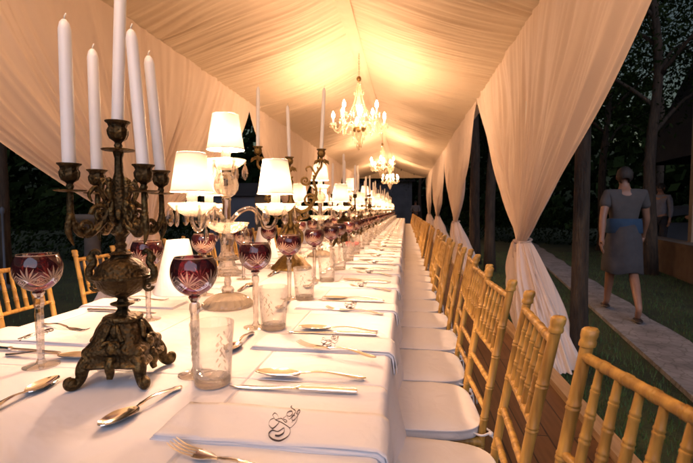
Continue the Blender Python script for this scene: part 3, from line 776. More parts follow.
# white tapered paper cones on the left settings
for i, (x, y) in enumerate(((-1.06, 1.865), (-1.12, 3.29), (-1.10, 4.75))):
    b = MB(); b.lathe([(.108, .0), (.050, .250), (.048, .250), (.1055, .001)], 40)
    b.v = [(px, py, pz + (.05 * px if pz > .1 else 0)) for px, py, pz in b.v]
    o = b.build('paper_cone', M['napkin']); o.location = (x, y, T + .002)
    tag(o, ['plain white tapered cone behind the nearest purple glass', 'plain white tapered cone under the right lamp shade of the near lamp', 'plain white tapered cone far behind the gilt candelabrum'][i], 'cone', 'white cones on the table')
# ------------------------------------------------------------------ candelabra and candles
def spiral(c, r0, turns, plane_az, flip=1, n=22, z0=0):
    """flat scroll in the vertical plane through azimuth plane_az, starting at c; unrolls inwards"""
    out = []; ca, sa = math.cos(plane_az), math.sin(plane_az)
    for i in range(n + 1):
        t = i / n; a = t * turns * 2 * PI; r = r0 * (1 - t) ** .8
        h = r * math.cos(a) - r0; v = flip * r * math.sin(a)
        out.append((c[0] + h * ca, c[1] + h * sa, c[2] + v))
    return out
def polar(az, r, z): return (r * math.cos(az), r * math.sin(az), z)
def arm_a(az, r, ztop, m):
    b = MB()
    P = spline([polar(az, .016, .425), polar(az, .036, .385), polar(az, .066, .358), polar(az, .088, .362), polar(az, r, .395), polar(az, r, .447)], 7)
    b.tube(P, rad([.008, .0075, .0085, .0078, .007, .006], len(P)), 8)
    b.tube(spiral(polar(az, .064, .398), .022, 1.6, az, 1), rad([.0055, .005, .003], 23), 7)
    b.tube(spiral(polar(az, .095, .372), .019, 1.5, az, -1), rad([.0055, .005, .003], 23), 7)
    b.tube(spline([polar(az, r, .40), polar(az, r + .006, .365), polar(az, r - .004, .335)], 5), rad([.008, .007, .0015], 11), 7)   # drop finial
    b.tube(spline([polar(az, .03, .43), polar(az, .05, .455), polar(az, .066, .44), polar(az, .060, .425)], 5), rad([.004, .005, .002], 16), 6)
    for q in (.35, .5, .65):          # leaf bracts along the arm
        p = P[int(q * len(P))]
        for s in (-1, 1):
            mm = Matrix.Translation(p) @ Matrix.Rotation(az, 4, 'Z') @ Matrix.Rotation(s * .9, 4, 'X') @ Matrix.Rotation(-.5, 4, 'Y')
            b.ball((0, 0, .009), (.004, .006, .012), 7, 5, mm)
    o = b.build('arm', M[m], None)
    return o
def socket(z0, cx, cy, m, parent, s=1.0, gad=10):
    Mx = Matrix.Translation((cx, cy, 0))
    b = MB(); zz = z0
    b.lathe([(r * s, zz + h * s) for r, h in ((.004, -.068), (.006, -.066), (.010, -.056), (.0075, -.050), (.010, -.046), (.0185, -.040), (.0225, -.030), (.0235, -.020), (.0195, -.012), (.0215, -.006), (.0285, -.001), (.029, .0015), (.024, .002), (.0165, .001), (.016, -.02), (.001, -.021))], 30, Mx,
            lambda a, z, t: 1 + (.055 * math.cos(gad * a) if .3 < t < .62 else 0))
    b.build('candle_socket', M[m], parent, auto=45)
    b = MB()
    b.lathe([(.004, zz - .070 * s), (.02 * s, zz - .070 * s), (.036 * s, zz - .068 * s), (.0385 * s, zz - .065 * s), (.036 * s, zz - .0655 * s), (.02 * s, zz - .067 * s), (.004, zz - .067 * s)], 32, Mx, lambda a, z, t: 1 + .03 * math.cos(12 * a)); b.build('drip_pan', M[m], parent, auto=45)
AZA = [R(243), R(153), R(333), R(63)]
ROT = 0
def make_cand_a():
    t = thing('candelabrum')
    b = MB()    # pedestal, four sided and concave
    def q4(a, z, tt): return 1 + .15 * math.cos(4 * (a - R(56))) * cl((.165 - z) / .03) + .02 * math.sin(17 * a + z * 200)
    b.lathe([(.001, .044), (.055, .044), (.078, .046), (.083, .052), (.079, .060), (.073, .064), (.072, .078), (.075, .084), (.071, .092), (.060, .104), (.053, .122), (.046, .140), (.040, .150), (.043, .156), (.040, .163), (.026, .166), (.018, .169)], 64, None, q4)
    b.build('pedestal', M['bronze'], t, auto=50)
    for az in (56, 146, 236, 326):
        a = R(az); b = MB()
        P = spline([polar(a, .050, .074), polar(a, .072, .066), polar(a, .086, .046), polar(a, .090, .026), polar(a, .100, .012), polar(a, .112, .012), polar(a, .115, .023), polar(a, .107, .027)], 6)
        b.tube(P, rad([.019, .018, .015, .0115, .010, .0105, .010, .007], len(P)), 10)
        b.ball(polar(a, .109, .018), .0125, 10, 8)
        for s in (-1, 1):
            b.tube(spline([polar(a + s*.22, .056, .10), polar(a + s*.20, .070, .080), polar(a + s*.13, .082, .052)], 5), rad([.004, .008, .003], 11), 7)
        b.ball(polar(a, .078, .082), (.011, .011, .015), 9, 7)
        b.build('foot', M['bronze'], t)
    for k in range(4):         # ornament on the pedestal faces
        b = MB(); a = R(101 + 90 * k)
        b.ball(polar(a, .052, .092), (.017, .017, .02), 10, 8); b.ball(polar(a, .040, .128), (.012, .012, .022), 10, 8)
        b.tube(spline([polar(a, .058, .07), polar(a, .068, .050), polar(a, .066, .034), polar(a, .070, .022)], 5), rad([.012, .011, .009, .006], 16), 8)
        for s in (-1, 1):
            b.tube(spiral(polar(a + s * .30, .066, .098), .014, 1.3, a + s * 1.2, 1, 16), rad([.005, .004, .003], 17), 6)
            b.tube(spline([polar(a + s*.38, .058, .11), polar(a + s*.25, .052, .13), polar(a + s*.15, .044, .15)], 4), rad([.006, .006, .003], 9), 6)
        b.build('pedestal_ornament', M['bronze'], t)
    b = MB()
    b.lathe([(.022, .166), (.016, .172), (.011, .180), (.013, .186), (.025, .191), (.026, .195), (.013, .199), (.010, .206), (.015, .210), (.018, .212)], 28); b.build('lower_stem', M['bronze'], t, auto=45)
    b = MB()
    b.lathe([(.014, .210), (.022, .213), (.038, .222), (.050, .236), (.056, .250), (.0575, .256), (.0615, .259), (.0615, .264), (.057, .267), (.054, .276), (.046, .288), (.034, .297), (.024, .301), (.021, .306), (.026, .310), (.015, .316)], 48, None,
            lambda a, z, tt: 1 + (.028 * abs(math.cos(9 * a)) if z < .25 else 0) + (.02 * math.cos(24 * a) if .257 < z < .266 else 0) + (.02 * math.sin(11 * a) * math.sin(z * 300) if z > .268 else 0))
    b.build('urn', M['bronze'], t, auto=45)
    for s in (-1, 1):
        b = MB(); a = R(0 if s > 0 else 180) + R(12)
        P = spline([polar(a, .055, .248), polar(a, .071, .255), polar(a, .073, .275), polar(a, .062, .292), polar(a, .066, .308), polar(a, .056, .316), polar(a, .048, .308)], 6)
        b.tube(P, rad([.005, .0075, .0085, .008, .0075, .006, .004], len(P)), 8); b.ball(polar(a, .068, .300), .0105, 9, 7); b.ball(polar(a, .072, .268), (.008, .008, .014), 8, 6)
        b.tube(spiral(polar(a, .070, .236), .012, 1.3, a, -1, 16), rad([.0045, .004, .002], 17), 6); b.build('urn_handle', M['bronze'], t)
    b = MB()
    b.lathe([(.015, .314), (.011, .322), (.014, .330), (.010, .336), (.013, .350), (.020, .356), (.015, .362), (.012, .38), (.017, .40), (.022, .42), (.018, .44), (.012, .455), (.014, .47), (.009, .49), (.008, .52), (.012, .538)], 26, None, lambda a, z, tt: 1 + .06 * math.cos(8 * a) * (z > .35)); b.build('stem', M['bronze'], t, auto=45)
    b = MB()
    for k in range(6):
        a = R(30 + 60 * k)
        P = spline([polar(a, .014, .375), polar(a, .030, .395), polar(a, .028, .425), polar(a, .036, .447), polar(a, .032, .468), polar(a, .022, .462)], 6)
        b.tube(P, rad([.005, .0065, .006, .006, .005, .003], len(P)), 7)
        b.tube(spiral(polar(a, .040, .415), .013, 1.3, a, 1, 14), rad([.004, .0035, .002], 15), 6)
        b.ball(polar(a, .034, .472), .006, 7, 6); b.ball(polar(a + .5, .026, .398), (.007, .007, .012), 7, 6)
    b.build('scrollwork', M['bronze'], t)
    socket(.600, 0, 0, 'bronze', t, .92)
    for i, a in enumerate(AZA):
        ar = arm_a(a, .103, .43, 'bronze'); ar.parent = t
        socket(.500, .103 * math.cos(a), .103 * math.sin(a), 'bronze', ar, .80)
    return t
def make_candle(l, r, name='candle'):
    t = thing(name)
    b = MB(); b.lathe([(r * .92, -.018), (r, -.004), (r, .02), (r * .985, l * .5), (r * .93, l - .022), (r * .88, l - .019), (r * .70, l - .008), (r * .34, l - .001), (.001, l)], 20, capb=True)
    wx = b.build('wax', M['wax'], t)
    b = MB(); b.tube([(0, 0, l - .002), (.0008, 0, l + .006), (.004, .001, l + .013)], .0016, 6); b.build('wick', M['wick'], t)
    return t
def zmap(z):
    K = ((0, 0), (.045, .043), (.169, .152), (.260, .237), (.316, .297), (.50, .488), (.60, .592), (9, 8.992))
    for (a, p), (c, q) in zip(K, K[1:]):
        if z <= c: return lerp(p, q, (z - a) / (c - a))
cA = make_cand_a()
for q in cA.children_recursive:
    for vv in q.data.vertices: vv.co.z = zmap(max(0, vv.co.z))
cA.location = (-.652, .900, T + .001); tag(cA, 'dark bronze candelabrum on scroll feet, nearest the camera', 'candelabrum', 'candelabra')
cn = make_candle(.32, .0130)
GC = 'white candles in the candelabra'
def candle(x, y, z, l, tx, ty, label, sc_r=1.0):
    o = put(cn, x, y, 0, z, label, 'candle', GC); o.rotation_euler = (tx, ty, 0); o.scale = (sc_r, sc_r, l / .32); return o
# order: outer left, back left, front right, back right
spec = [('outer left', .300, 0, .0), ('back left', .292, .01, .0), ('front right', .295, -.02, -.085), ('back right', .285, .03, -.07)]
for (nm, l, tx, ty), a in zip(spec, AZA):
    candle(-.652 + .103 * math.cos(a), .900 + .103 * math.sin(a), T + zmap(.497), l, tx, ty, {'outer left': 'outermost left white taper candle on the dark bronze candelabrum', 'back left': 'shorter white candle second from left on the dark bronze candelabrum', 'front right': 'front right white candle leaning in on the dark bronze candelabrum', 'back right': 'white candle behind the front right one on the dark bronze candelabrum'}[nm])
candle(-.652, .900, T + zmap(.597), .36, 0, .055, 'tall centre candle on the dark bronze candelabrum, cut by the top edge')

# gilt scrolled candelabrum
def make_cand_b():
    t = thing('candelabrum'); m = 'gilt'
    b = MB(); b.lathe([(.001, .0), (.128, .0), (.135, .004), (.134, .012), (.125, .022), (.112, .03), (.085, .062), (.06, .085), (.04, .098), (.03, .104), (.034, .112), (.026, .12)], 60, None, lambda a, z, tt: 1 + .03 * math.cos(12 * a)); b.build('foot', M[m], t, auto=45)
    b = MB(); b.lathe([(.026, .118), (.02, .14), (.035, .155), (.045, .175), (.05, .205), (.044, .24), (.026, .26), (.018, .275), (.03, .285), (.036, .30), (.03, .33), (.038, .36), (.03, .40), (.02, .42), (.024, .44), (.014, .46), (.012, .55), (.016, .57), (.004, .60)], 30, None, lambda a, z, tt: 1 + .07 * math.cos(7 * a + z * 30)); b.build('stem', M[m], t, auto=50)
    b = MB()
    for k in range(6):
        a = R(60 * k + 10)
        b.tube(spline([polar(a, .03, .15), polar(a, .065, .18), polar(a, .07, .23), polar(a, .045, .27), polar(a, .055, .30)], 6), rad([.008, .012, .011, .008, .004], 25), 8)
        b.ball(polar(a, .05, .33), (.012, .012, .02), 8, 6); b.tube(spiral(polar(a, .075, .20), .022, 1.4, a, 1, 18), rad([.007, .005, .003], 19), 7)
        b.ball(polar(a + .5, .042, .285), (.014, .014, .018), 8, 6)
    b.build('leafwork', M[m], t)
    for az, r, zt in ((186, .215, .80), (108, .20, .755), (14, .20, .785)):
        a = R(az); b = MB()
        P = spline([polar(a, .02, .40), polar(a, .07, .375), polar(a, .13, .41), polar(a, .165, .50), polar(a, .15, .58), polar(a, .175, .64), polar(a, r, .675), polar(a, r, .735 - (.80 - zt))], 7)
        b.tube(P, rad([.012, .013, .012, .011, .010, .009, .008, .007], len(P)), 9)
        b.tube(spiral(polar(a, .17, .45), .045, 1.9, a, 1, 30), rad([.009, .008, .004], 31), 8)
        b.tube(spiral(polar(a, .125, .58), .032, 1.6, a, -1, 26), rad([.008, .007, .004], 27), 8)
        b.tube(spiral(polar(a, .115, .36), .032, 1.5, a, -1, 24), rad([.008, .006, .004], 25), 8)
        b.tube(spline([polar(a, .16, .62), polar(a, .13, .67), polar(a, .10, .66), polar(a, .105, .64)], 6), rad([.006, .007, .005, .003], 19), 7)
        for q in (.3, .45, .6, .75):
            p = P[int(q * len(P))]
            for s in (-1, 1):
                mm = Matrix.Translation(p) @ Matrix.Rotation(a, 4, 'Z') @ Matrix.Rotation(s * .9, 4, 'X') @ Matrix.Rotation(-.4, 4, 'Y'); b.ball((0, 0, .014), (.005, .008, .018), 7, 5, mm)
        ar = b.build('arm', M[m], t)
        socket(zt, r * math.cos(a), r * math.sin(a), m, ar, 1.12, 6)
        b = MB()
        for k in range(6):       # drooping leaf collar beneath the socket
            aa = k * PI / 3; c0 = Vector((r * math.cos(a), r * math.sin(a), zt - .078))
            b.tube([c0, c0 + Vector((.022*math.cos(aa), .022*math.sin(aa), .006)), c0 + Vector((.042*math.cos(aa), .042*math.sin(aa), -.006)), c0 + Vector((.050*math.cos(aa), .050*math.sin(aa), -.022))], [.006, .010, .009, .002], 8, flat=.35)
        b.build('leaf_collar', M[m], ar)
    return t
cB = make_cand_b(); BX, BY = -.745, 2.72
cB.location = (BX, BY, T + .001); tag(cB, 'gilt bronze candelabrum with large scrolled arms behind the near lamp', 'candelabrum', 'candelabra')
for az, r, zt, l, w in ((186, .215, .80, .39, 'left'), (108, .20, .755, .36, 'middle'), (14, .20, .785, .40, 'right')):
    candle(BX + r * math.cos(R(az)), BY + r * math.sin(R(az)), T + zt - .002, l, 0, {'left': .015, 'middle': -.03, 'right': .05}[w], f'{w} slim candle on the gilt scrolled candelabrum', .95)
# further bronze candelabra down the table
cy_list = [4.35, 6.05, 7.8, 9.55, 11.3, 13.05, 14.8, 16.5]
for i, y in enumerate(cy_list):
    o = dup(cA); x = -.66 + g.uniform(-.03, .03); rz = g.uniform(0, 1.5); o.location = (x, y, T + .001); o.rotation_euler = (0, 0, rz); o.scale = (1.12,) * 3
    tag(o, f'bronze candelabrum with white candles, {nth(i + 3)} candelabrum from the camera', 'candelabrum', 'candelabra')
    for kk, a in enumerate(AZA + [None]):
        r = 0 if a is None else .103 * 1.12; zz = T + zmap(.597 if a is None else .497) * 1.12
        aa = (a or 0) + rz
        candle(x + r * math.cos(aa), y + r * math.sin(aa), zz, g.uniform(.29, .37), g.uniform(-.02, .02), g.uniform(-.02, .02), f"{['first', 'second', 'third', 'fourth', 'central'][kk]} candle of the {nth(i + 3)} candelabrum from the camera")

# ------------------------------------------------------------------ crystal lamps
def drop(b, p, l=.06, w=.0145):
    """faceted almond pendant hanging from p"""
    m = Matrix.Translation(p) @ Matrix.Rotation(p[0] * 40 + p[1] * 17, 4, 'Z')
    b.ball((0, 0, -.006), .006, 6, 4, m)
    b.lathe([(.0015, -.012), (w * .5, -.012 - l * .12), (w * .85, -.012 - l * .35), (w, -.012 - l * .58), (w * .8, -.012 - l * .80), (w * .35, -.012 - l * .96), (.001, -.012 - l)], 7, m @ Matrix.Diagonal((1, .55, 1, 1)))
def dish(b, z, r, mx=None, h=.045):
    b.lathe([(r * .12, z - h), (r * .35, z - h * .92), (r * .72, z - h * .55), (r * .96, z - h * .12), (r, z), (r * .97, z + .002), (r * .7, z - h * .42), (r * .3, z - h * .72), (r * .05, z - h * .75)], 40, mx, lambda a, zz, t: 1 + .035 * math.cos(20 * a))
def shade_set(par, cx, cy, z0):
    """sleeve, shade and bulb standing on a dish whose rim is at z0"""
    mx = Matrix.Translation((cx, cy, 0))
    b = MB(); b.lathe([(.0185, z0 - .015), (.0185, z0 + .052), (.015, z0 + .054), (.001, z0 + .054)], 20, mx); b.build('candle_sleeve', M['sleeve'], par)
    b = MB(); b.lathe([(.073, z0 + .040), (.0505, z0 + .178)], 40, mx)
    sh = b.build('lamp_shade', M['shade'], par)
    b = MB(); b.lathe([(.0735, z0 + .0395), (.074, z0 + .043), (.0733, z0 + .0455)], 40, mx); b.lathe([(.0515, z0 + .173), (.0515, z0 + .1765), (.0505, z0 + .179)], 40, mx); b.build('shade_trim', M['sleeve'], sh)
    b = MB(); b.lathe([(.004, z0 + .055), (.010, z0 + .060), (.017, z0 + .080), (.018, z0 + .092), (.013, z0 + .108), (.004, z0 + .122), (.001, z0 + .124)], 10, mx); b.build('bulb', M['bulb'], par)
def make_lamp():
    t = thing('table_lamp')
    b = MB(); b.lathe([(.001, .001), (.097, .001), (.101, .005), (.100, .011), (.097, .016), (.090, .024), (.081, .032), (.070, .038), (.058, .044), (.045, .048), (.022, .052), (.001, .053)], 48, None, lambda a, z, q: 1 + .022 * (1 if int(a / (2 * PI) * 48 + .5) % 2 else -1) * (1 if int(z * 220) % 2 else .2) * (.004 < z < .05)); b.build('foot', M['dome'], t, smooth=False)
    b = MB()
    for P in ([(.012, .050), (.022, .055), (.026, .066), (.020, .078), (.012, .082)], [(.012, .082), (.015, .10), (.011, .118), (.014, .124)], [(.014, .122), (.050, .126), (.060, .131), (.058, .139), (.044, .148), (.036, .165), (.030, .182), (.026, .188)], [(.026, .188), (.050, .190), (.052, .195), (.034, .203), (.026, .22), (.024, .25), (.028, .272), (.022, .288), (.014, .296)]):
        b.lathe(P, 14)
    b.build('crystal_stem', M['crystal'], t, smooth=False)
    b = MB(); dish(b, .338, .086, None, .044); b.build('lower_dish', M['dish'], t)
    b = MB(); b.lathe([(.014, .30), (.0165, .335), (.0165, .425), (.02, .430), (.02, .436), (.012, .44)], 24); b.build('chrome_tube', M['steel'], t, auto=40)
    b = MB(); b.ball((0, 0, .492), (.050, .050, .054), 12, 8); b.lathe([(.015, .436), (.018, .442), (.012, .446)], 16); b.build('crystal_ball', M['crystal'], t, smooth=False)
    b = MB(); dish(b, .590, .078, None, .042); b.build('bobeche', M['dish'], t)
    shade_set(t, 0, 0, .590)
    b = MB()
    for k in range(6): a = k * PI / 3 + .3; drop(b, (.074 * math.cos(a), .074 * math.sin(a), .584), .062)
    for k in range(5): a = k * 2 * PI / 5; drop(b, (.082 * math.cos(a), .082 * math.sin(a), .332), .062)
    b.build('crystal_drops', M['crystal'], t, smooth=False)['kind'] = 'stuff'
    for az in (256, 16, 136):
        a = R(az); r = .195; b = MB()
        P = spline([polar(a, .016, .345), polar(a, .055, .385), polar(a, .10, .395), polar(a, .135, .355), polar(a, .148, .322), polar(a, .175, .318), polar(a, r, .345), polar(a, r, .375)], 7)
        b.tube(P, rad([.0095, .0095, .009, .0085, .0085, .0085, .008, .007], len(P)), 8)
        ar = b.build('glass_arm', M['crystal'], t, auto=30)
        mx = Matrix.Translation((r * math.cos(a), r * math.sin(a), 0))
        b = MB(); dish(b, .415, .080, mx, .048); b.build('bobeche', M['dish'], ar)
        shade_set(ar, r * math.cos(a), r * math.sin(a), .415)
        b = MB()
        for k in range(6): q = k * PI / 3 + a; drop(b, (r * math.cos(a) + .076 * math.cos(q), r * math.sin(a) + .076 * math.sin(q), .409), .066, .016)
        o = b.build('crystal_drops', M['crystal'], ar, smooth=False); o['kind'] = 'stuff'
    return t
lamp = make_lamp()
ly_ = [(-.714, 1.632), (-.70, 3.46), (-.67, 5.2), (-.66, 6.95), (-.66, 8.7), (-.65, 10.45), (-.66, 12.2), (-.65, 13.95), (-.66, 15.65), (-.65, 17.4)]
for i, (x, y) in enumerate(ly_):
    o = lamp if i == 0 else dup(lamp); o.location = (x, y, T + .001); o.rotation_euler = (0, 0, 0 if i == 0 else g.uniform(0, 2)); 
    tag(o, 'tall crystal lamp with white shades between the two nearest candelabra' if i == 0 else f'crystal lamp with glowing white shades, {nth(i + 1)} lamp from the camera', 'lamp', 'crystal table lamps')
# small red roses by the third lamp
b = MB(); gg = random.Random(4)
for k in range(16):
    c = Vector((gg.gauss(0, .035), gg.gauss(0, .035), .05 + gg.random() * .03)); b.ball(c, .016, 8, 6); b.ball(c + Vector((.006, .003, .007)), .011, 7, 5)
o = b.build('flower_posy', M['rose']); o.location = (-.50, 3.95, T); tag(o, 'small red flower posy among the wine glasses', 'flowers')
b = MB(); b.lathe([(.02, 0), (.03, .002), (.035, .03), (.03, .055), (.028, .055), (.03, .03), (.001, .004)], 20); v = b.build('vase', M['glass'], o)

# ------------------------------------------------------------------ chandeliers
def make_chandelier():
    t = thing('chandelier')
    b = MB(); b.lathe([(.001, .985), (.022, .975), (.032, .95), (.030, .93), (.012, .915), (.008, .90)], 20); 
    for k in range(9): 
        n = 10; P = [(.009 * math.cos(2*PI*i/n) * (k % 2), .009 * math.cos(2*PI*i/n) * ((k + 1) % 2), .99 + .034 * k + .02 * math.sin(2*PI*i/n)) for i in range(n + 1)]; b.tube(P, .0025, 5)
    b.build('chain', M['gilt'], t)
    b = MB(); b.lathe([(.01, .915), (.035, .88), (.02, .86), (.03, .80), (.014, .74), (.03, .66), (.045, .60), (.03, .52), (.016, .44), (.04, .36), (.06, .32), (.03, .27), (.05, .22), (.035, .15), (.012, .11), (.02, .09), (.022, .07), (.001, .05)], 12); b.build('crystal_column', M['sparkle'], t, smooth=False)
    b = MB(); b.lathe([(.02, .24), (.07, .25), (.095, .275), (.10, .295), (.09, .297), (.06, .28), (.02, .27)], 24); b.build('receiver_bowl', M['gilt'], t, auto=40)
    NA = 8
    for k in range(NA):
        a = 2 * PI * k / NA + .2; r = .345 if k % 2 == 0 else .30; zt = .40 if k % 2 == 0 else .50
        b = MB(); P = spline([polar(a, .06, .29), polar(a, .13, .36), polar(a, .20, .33), polar(a, .26, .24), polar(a, r - .02, .26), polar(a, r, zt - .07)], 6)
        b.tube(P, rad([.010, .0095, .009, .009, .0085, .007], len(P)), 7); ar = b.build('glass_arm', M['sparkle'], t, auto=30)
        mx = Matrix.Translation((r * math.cos(a), r * math.sin(a), 0))
        b = MB(); dish(b, zt - .045, .045, mx, .025); b.build('bobeche', M['dish'], ar)
        b = MB(); b.lathe([(.011, zt - .06), (.011, zt + .02), (.001, zt + .021)], 12, mx); b.build('candle_sleeve', M['sleeve'], ar)
        b = MB(); b.lathe([(.005, zt + .021), (.016, zt + .032), (.0215, zt + .050), (.018, zt + .072), (.008, zt + .098), (.001, zt + .115)], 9, mx); b.build('bulb', M['chbulb'], ar)
        b = MB()
        for q in range(5): aa = q * 2 * PI / 5 + a; drop(b, (r * math.cos(a) + .042 * math.cos(aa), r * math.sin(a) + .042 * math.sin(aa), zt - .05), .045, .011)
        b.build('crystal_drops', M['sparkle'], ar, smooth=False)['kind'] = 'stuff'
    b = MB()
    for k in range(10):        # bead strings from crown to arms
        a = 2 * PI * k / 10
        for i in range(22):
            u = i / 21; r = .03 + .14 * u ** 2.0; z = .88 - .47 * u; b.ball(polar(a, r, z), .0065, 6, 4)
    for k in range(8):         # swags between arms
        a0 = 2 * PI * k / 8 + .2; a1 = a0 + PI / 4
        for i in range(16):
            u = i / 15; b.ball(polar(lerp(a0, a1, u), .315, .36 - .10 * math.sin(PI * u)), .0065, 6, 4)
    b.build('bead_strings', M['sparkle'], t, smooth=False)['kind'] = 'stuff'
    b = MB()
    for ring, n, z in ((.10, 10, .27), (.075, 8, .20), (.05, 6, .15), (.20, 12, .30), (.03, 5, .10), (.10, 8, .52), (.06, 6, .80)):
        for k in range(n): a = 2 * PI * k / n + ring; drop(b, (ring * math.cos(a), ring * math.sin(a), z), .06, .013)
    drop(b, (0, 0, .06), .05, .016)
    b.build('crystal_pendants', M['sparkle'], t, smooth=False)['kind'] = 'stuff'
    return t
ch = make_chandelier()
for i, (y, x) in enumerate(((5.75, -.63), (11.6, -.63), (17.4, -.63), (.38, -.63))):  # last one is added out of view to brighten the near table
    o = ch if i == 0 else dup(ch); o.location = (x, y, 1.93); o.rotation_euler = (0, 0, i * .5)
    tag(o, ['large lit crystal chandelier nearest the camera under the ridge', 'middle lit crystal chandelier farther down the tent', 'smallest and farthest lit crystal chandelier', 'added unseen chandelier above the near table end, brightening the foreground'][i], 'chandelier', 'lit crystal chandeliers')

# ------------------------------------------------------------------ people
def person(name, loc, rz, J, top, bottom, label, hair=True, short=True, band=None, sleeves=True, scale=1.0):
    root = tag(thing(name, loc, rz), label, 'person'); root.scale = (scale,) * 3
    def skin(verts, edges, radii, nm, m, parent, rootv=0, sub=2, keep=None):
        me = bpy.data.meshes.new(nm); me.from_pydata(verts, edges, []); o = bpy.data.objects.new(nm, me); COL.objects.link(o)
        md = o.modifiers.new('skin', 'SKIN'); md.use_smooth_shade = True
        if not me.skin_vertices: me.skin_vertices.new()
        for i, r in enumerate(radii):
            sv = me.skin_vertices[0].data[i]; sv.radius = r if isinstance(r, tuple) else (r, r); sv.use_root = (i == rootv)
        s2 = o.modifiers.new('sub', 'SUBSURF'); s2.levels = s2.render_levels = sub
        dg = bpy.context.evaluated_depsgraph_get(); ev = o.evaluated_get(dg); nm2 = bpy.data.meshes.new_from_object(ev)
        bm = bmesh.new(); bm.from_mesh(nm2); bpy.data.objects.remove(o)
        bm2 = MB(); bm.verts.ensure_lookup_table()
        bm2.v = [tuple(v.co) for v in bm.verts]; bm2.f = [tuple(v.index for v in f.verts) for f in bm.faces]; bm.free()
        if keep: keep(bm2)
        if nm in ('shirt', 'trousers'): bm2.v = [tuple(Vector(p) + Vector((math.copysign(1, p[0]) * .6, math.copysign(1, p[1]), 0)) * .012 * mnoise.noise(Vector(p) * 11)) for p in bm2.v]
        return bm2.build(nm, m, parent)
    V, E, Rr, idx = [], [], [], {}
    def jn(k, p, r, par=None):
        idx[k] = len(V); V.append(tuple(p)); Rr.append(r)
        if par is not None: E.append((idx[par], idx[k]))
    A = lambda k: Vector(J[k])
    jn('pelvis', A('pelvis'), (.135, .10)); jn('waist', A('waist'), (.115, .09), 'pelvis'); jn('chest', A('chest'), (.145, .10), 'waist'); jn('neckb', A('neck'), (.06, .055), 'chest'); jn('neck', A('head').lerp(A('neck'), .55), (.048, .05), 'neckb')
    jn('headl', A('head') + Vector((0, .012, -.03)), (.062, .07), 'neck'); jn('heads', A('head') + Vector((0, .004, .04)), (.074, .088), 'headl'); jn('headt', A('head') + Vector((0, -.004, .10)), (.055, .065), 'heads')
    for s, sg in (('l', -1), ('r', 1)):
        jn('sh' + s, A('sh' + s), .058, 'chest'); el, wr = A('el' + s), A('wr' + s)
        jn('ua' + s, A('sh' + s).lerp(el, .5), .046, 'sh' + s); jn('el' + s, el, .038, 'ua' + s); jn('fa' + s, el.lerp(wr, .35), .038, 'el' + s); jn('wr' + s, wr, .025, 'fa' + s)
        d = (wr - el).normalized(); side = d.cross(Vector((1, 0, 0))).normalized() if abs(d.x) < .9 else Vector((0, 0, 1))
        palm = wr + d * .075; jn('pa' + s, wr + d * .045, (.030, .018), 'wr' + s); jn('pb' + s, palm, (.034, .015), 'pa' + s)
        for q in range(4):
            off = side * (-.026 + q * .0175); lf = [.062, .075, .072, .056][q]
            jn(f'f{q}{s}', palm + off + d * .02, .0095, 'pb' + s); jn(f'g{q}{s}', palm + off + d * (.02 + lf * .55) + Vector((-sg * .008, 0, 0)), .0085, f'f{q}{s}'); jn(f'h{q}{s}', palm + off * .9 + d * (.02 + lf) + Vector((-sg * .026, 0, 0)), .007, f'g{q}{s}')
        jn('t1' + s, wr + d * .035 + side * -.034 * -1, .011, 'pa' + s); jn('t2' + s, wr + d * .075 + side * .052 + Vector((-sg * .012, 0, 0)), .009, 't1' + s)
        jn('hip' + s, A('hip' + s), .088, 'pelvis'); kn, an = A('kn' + s), A('an' + s)
        jn('th' + s, A('hip' + s).lerp(kn, .5), .075, 'hip' + s); jn('kn' + s, kn, .052, 'th' + s); jn('ca' + s, kn.lerp(an, .3) + Vector((0, -.012, 0)), .053, 'kn' + s); jn('an' + s, an, .034, 'ca' + s)
        jn('ft' + s, A('to' + s).lerp(an, .35) + Vector((0, 0, -.02)), (.038, .03), 'an' + s); jn('to' + s, A('to' + s), (.036, .02), 'ft' + s)
    def face(b):
        h = A('head')
        b.ball(h + Vector((0, .095, .0)), (.011, .018, .020), 8, 6); b.ball(h + Vector((0, .082, -.045)), (.022, .012, .007), 8, 6)
        for s in (-1, 1):
            b.ball(h + Vector((s * .033, .078, .028)), (.012, .010, .007), 8, 6); b.ball(h + Vector((s * .078, -.005, .01)), (.008, .018, .030), 8, 6)
    body = skin(V, E, Rr, 'body', M['skin'], root, 0, 2, face)
    def grow(keys, extra, nm, m, rootv=0):
        W = []; Ed = []; Rd = []; ix = {}
        for k, par, r in keys:
            ix[k] = len(W); W.append(tuple(V[idx[k]] if k in idx else extra[k])); Rd.append(r)
            if par: Ed.append((ix[par], ix[k]))
        return skin(W, Ed, Rd, nm, m, root, rootv, 2)
    ex = {'hem': A('pelvis') + Vector((0, 0, -.03)), 'col': A('neck') + Vector((0, -.0, -.015))}
    for s in 'lr':
        ex['sl' + s] = A('sh' + s).lerp(A('el' + s), .62); ex['cu' + s] = A('el' + s).lerp(A('wr' + s), .86); ex['sk' + s] = A('kn' + s).lerp(A('hip' + s), .08); ex['an_' + s] = A('an' + s) + Vector((0, 0, .02))
    if sleeves == 'long': slv = [x for s in 'lr' for x in (('sh' + s, 'chest', .072), ('ua' + s, 'sh' + s, .060), ('el' + s, 'ua' + s, .052), ('fa' + s, 'el' + s, .048), ('cu' + s, 'fa' + s, .036))]
    else: slv = [x for s in 'lr' for x in (('sh' + s, 'chest', .072), ('sl' + s, 'sh' + s, .064))]
    grow([('hem', None, (.165, .125)), ('waist', 'hem', (.142, .112)), ('chest', 'waist', (.165, .122)), ('col', 'chest', (.085, .080))] + slv, ex, 'shirt', M[top])
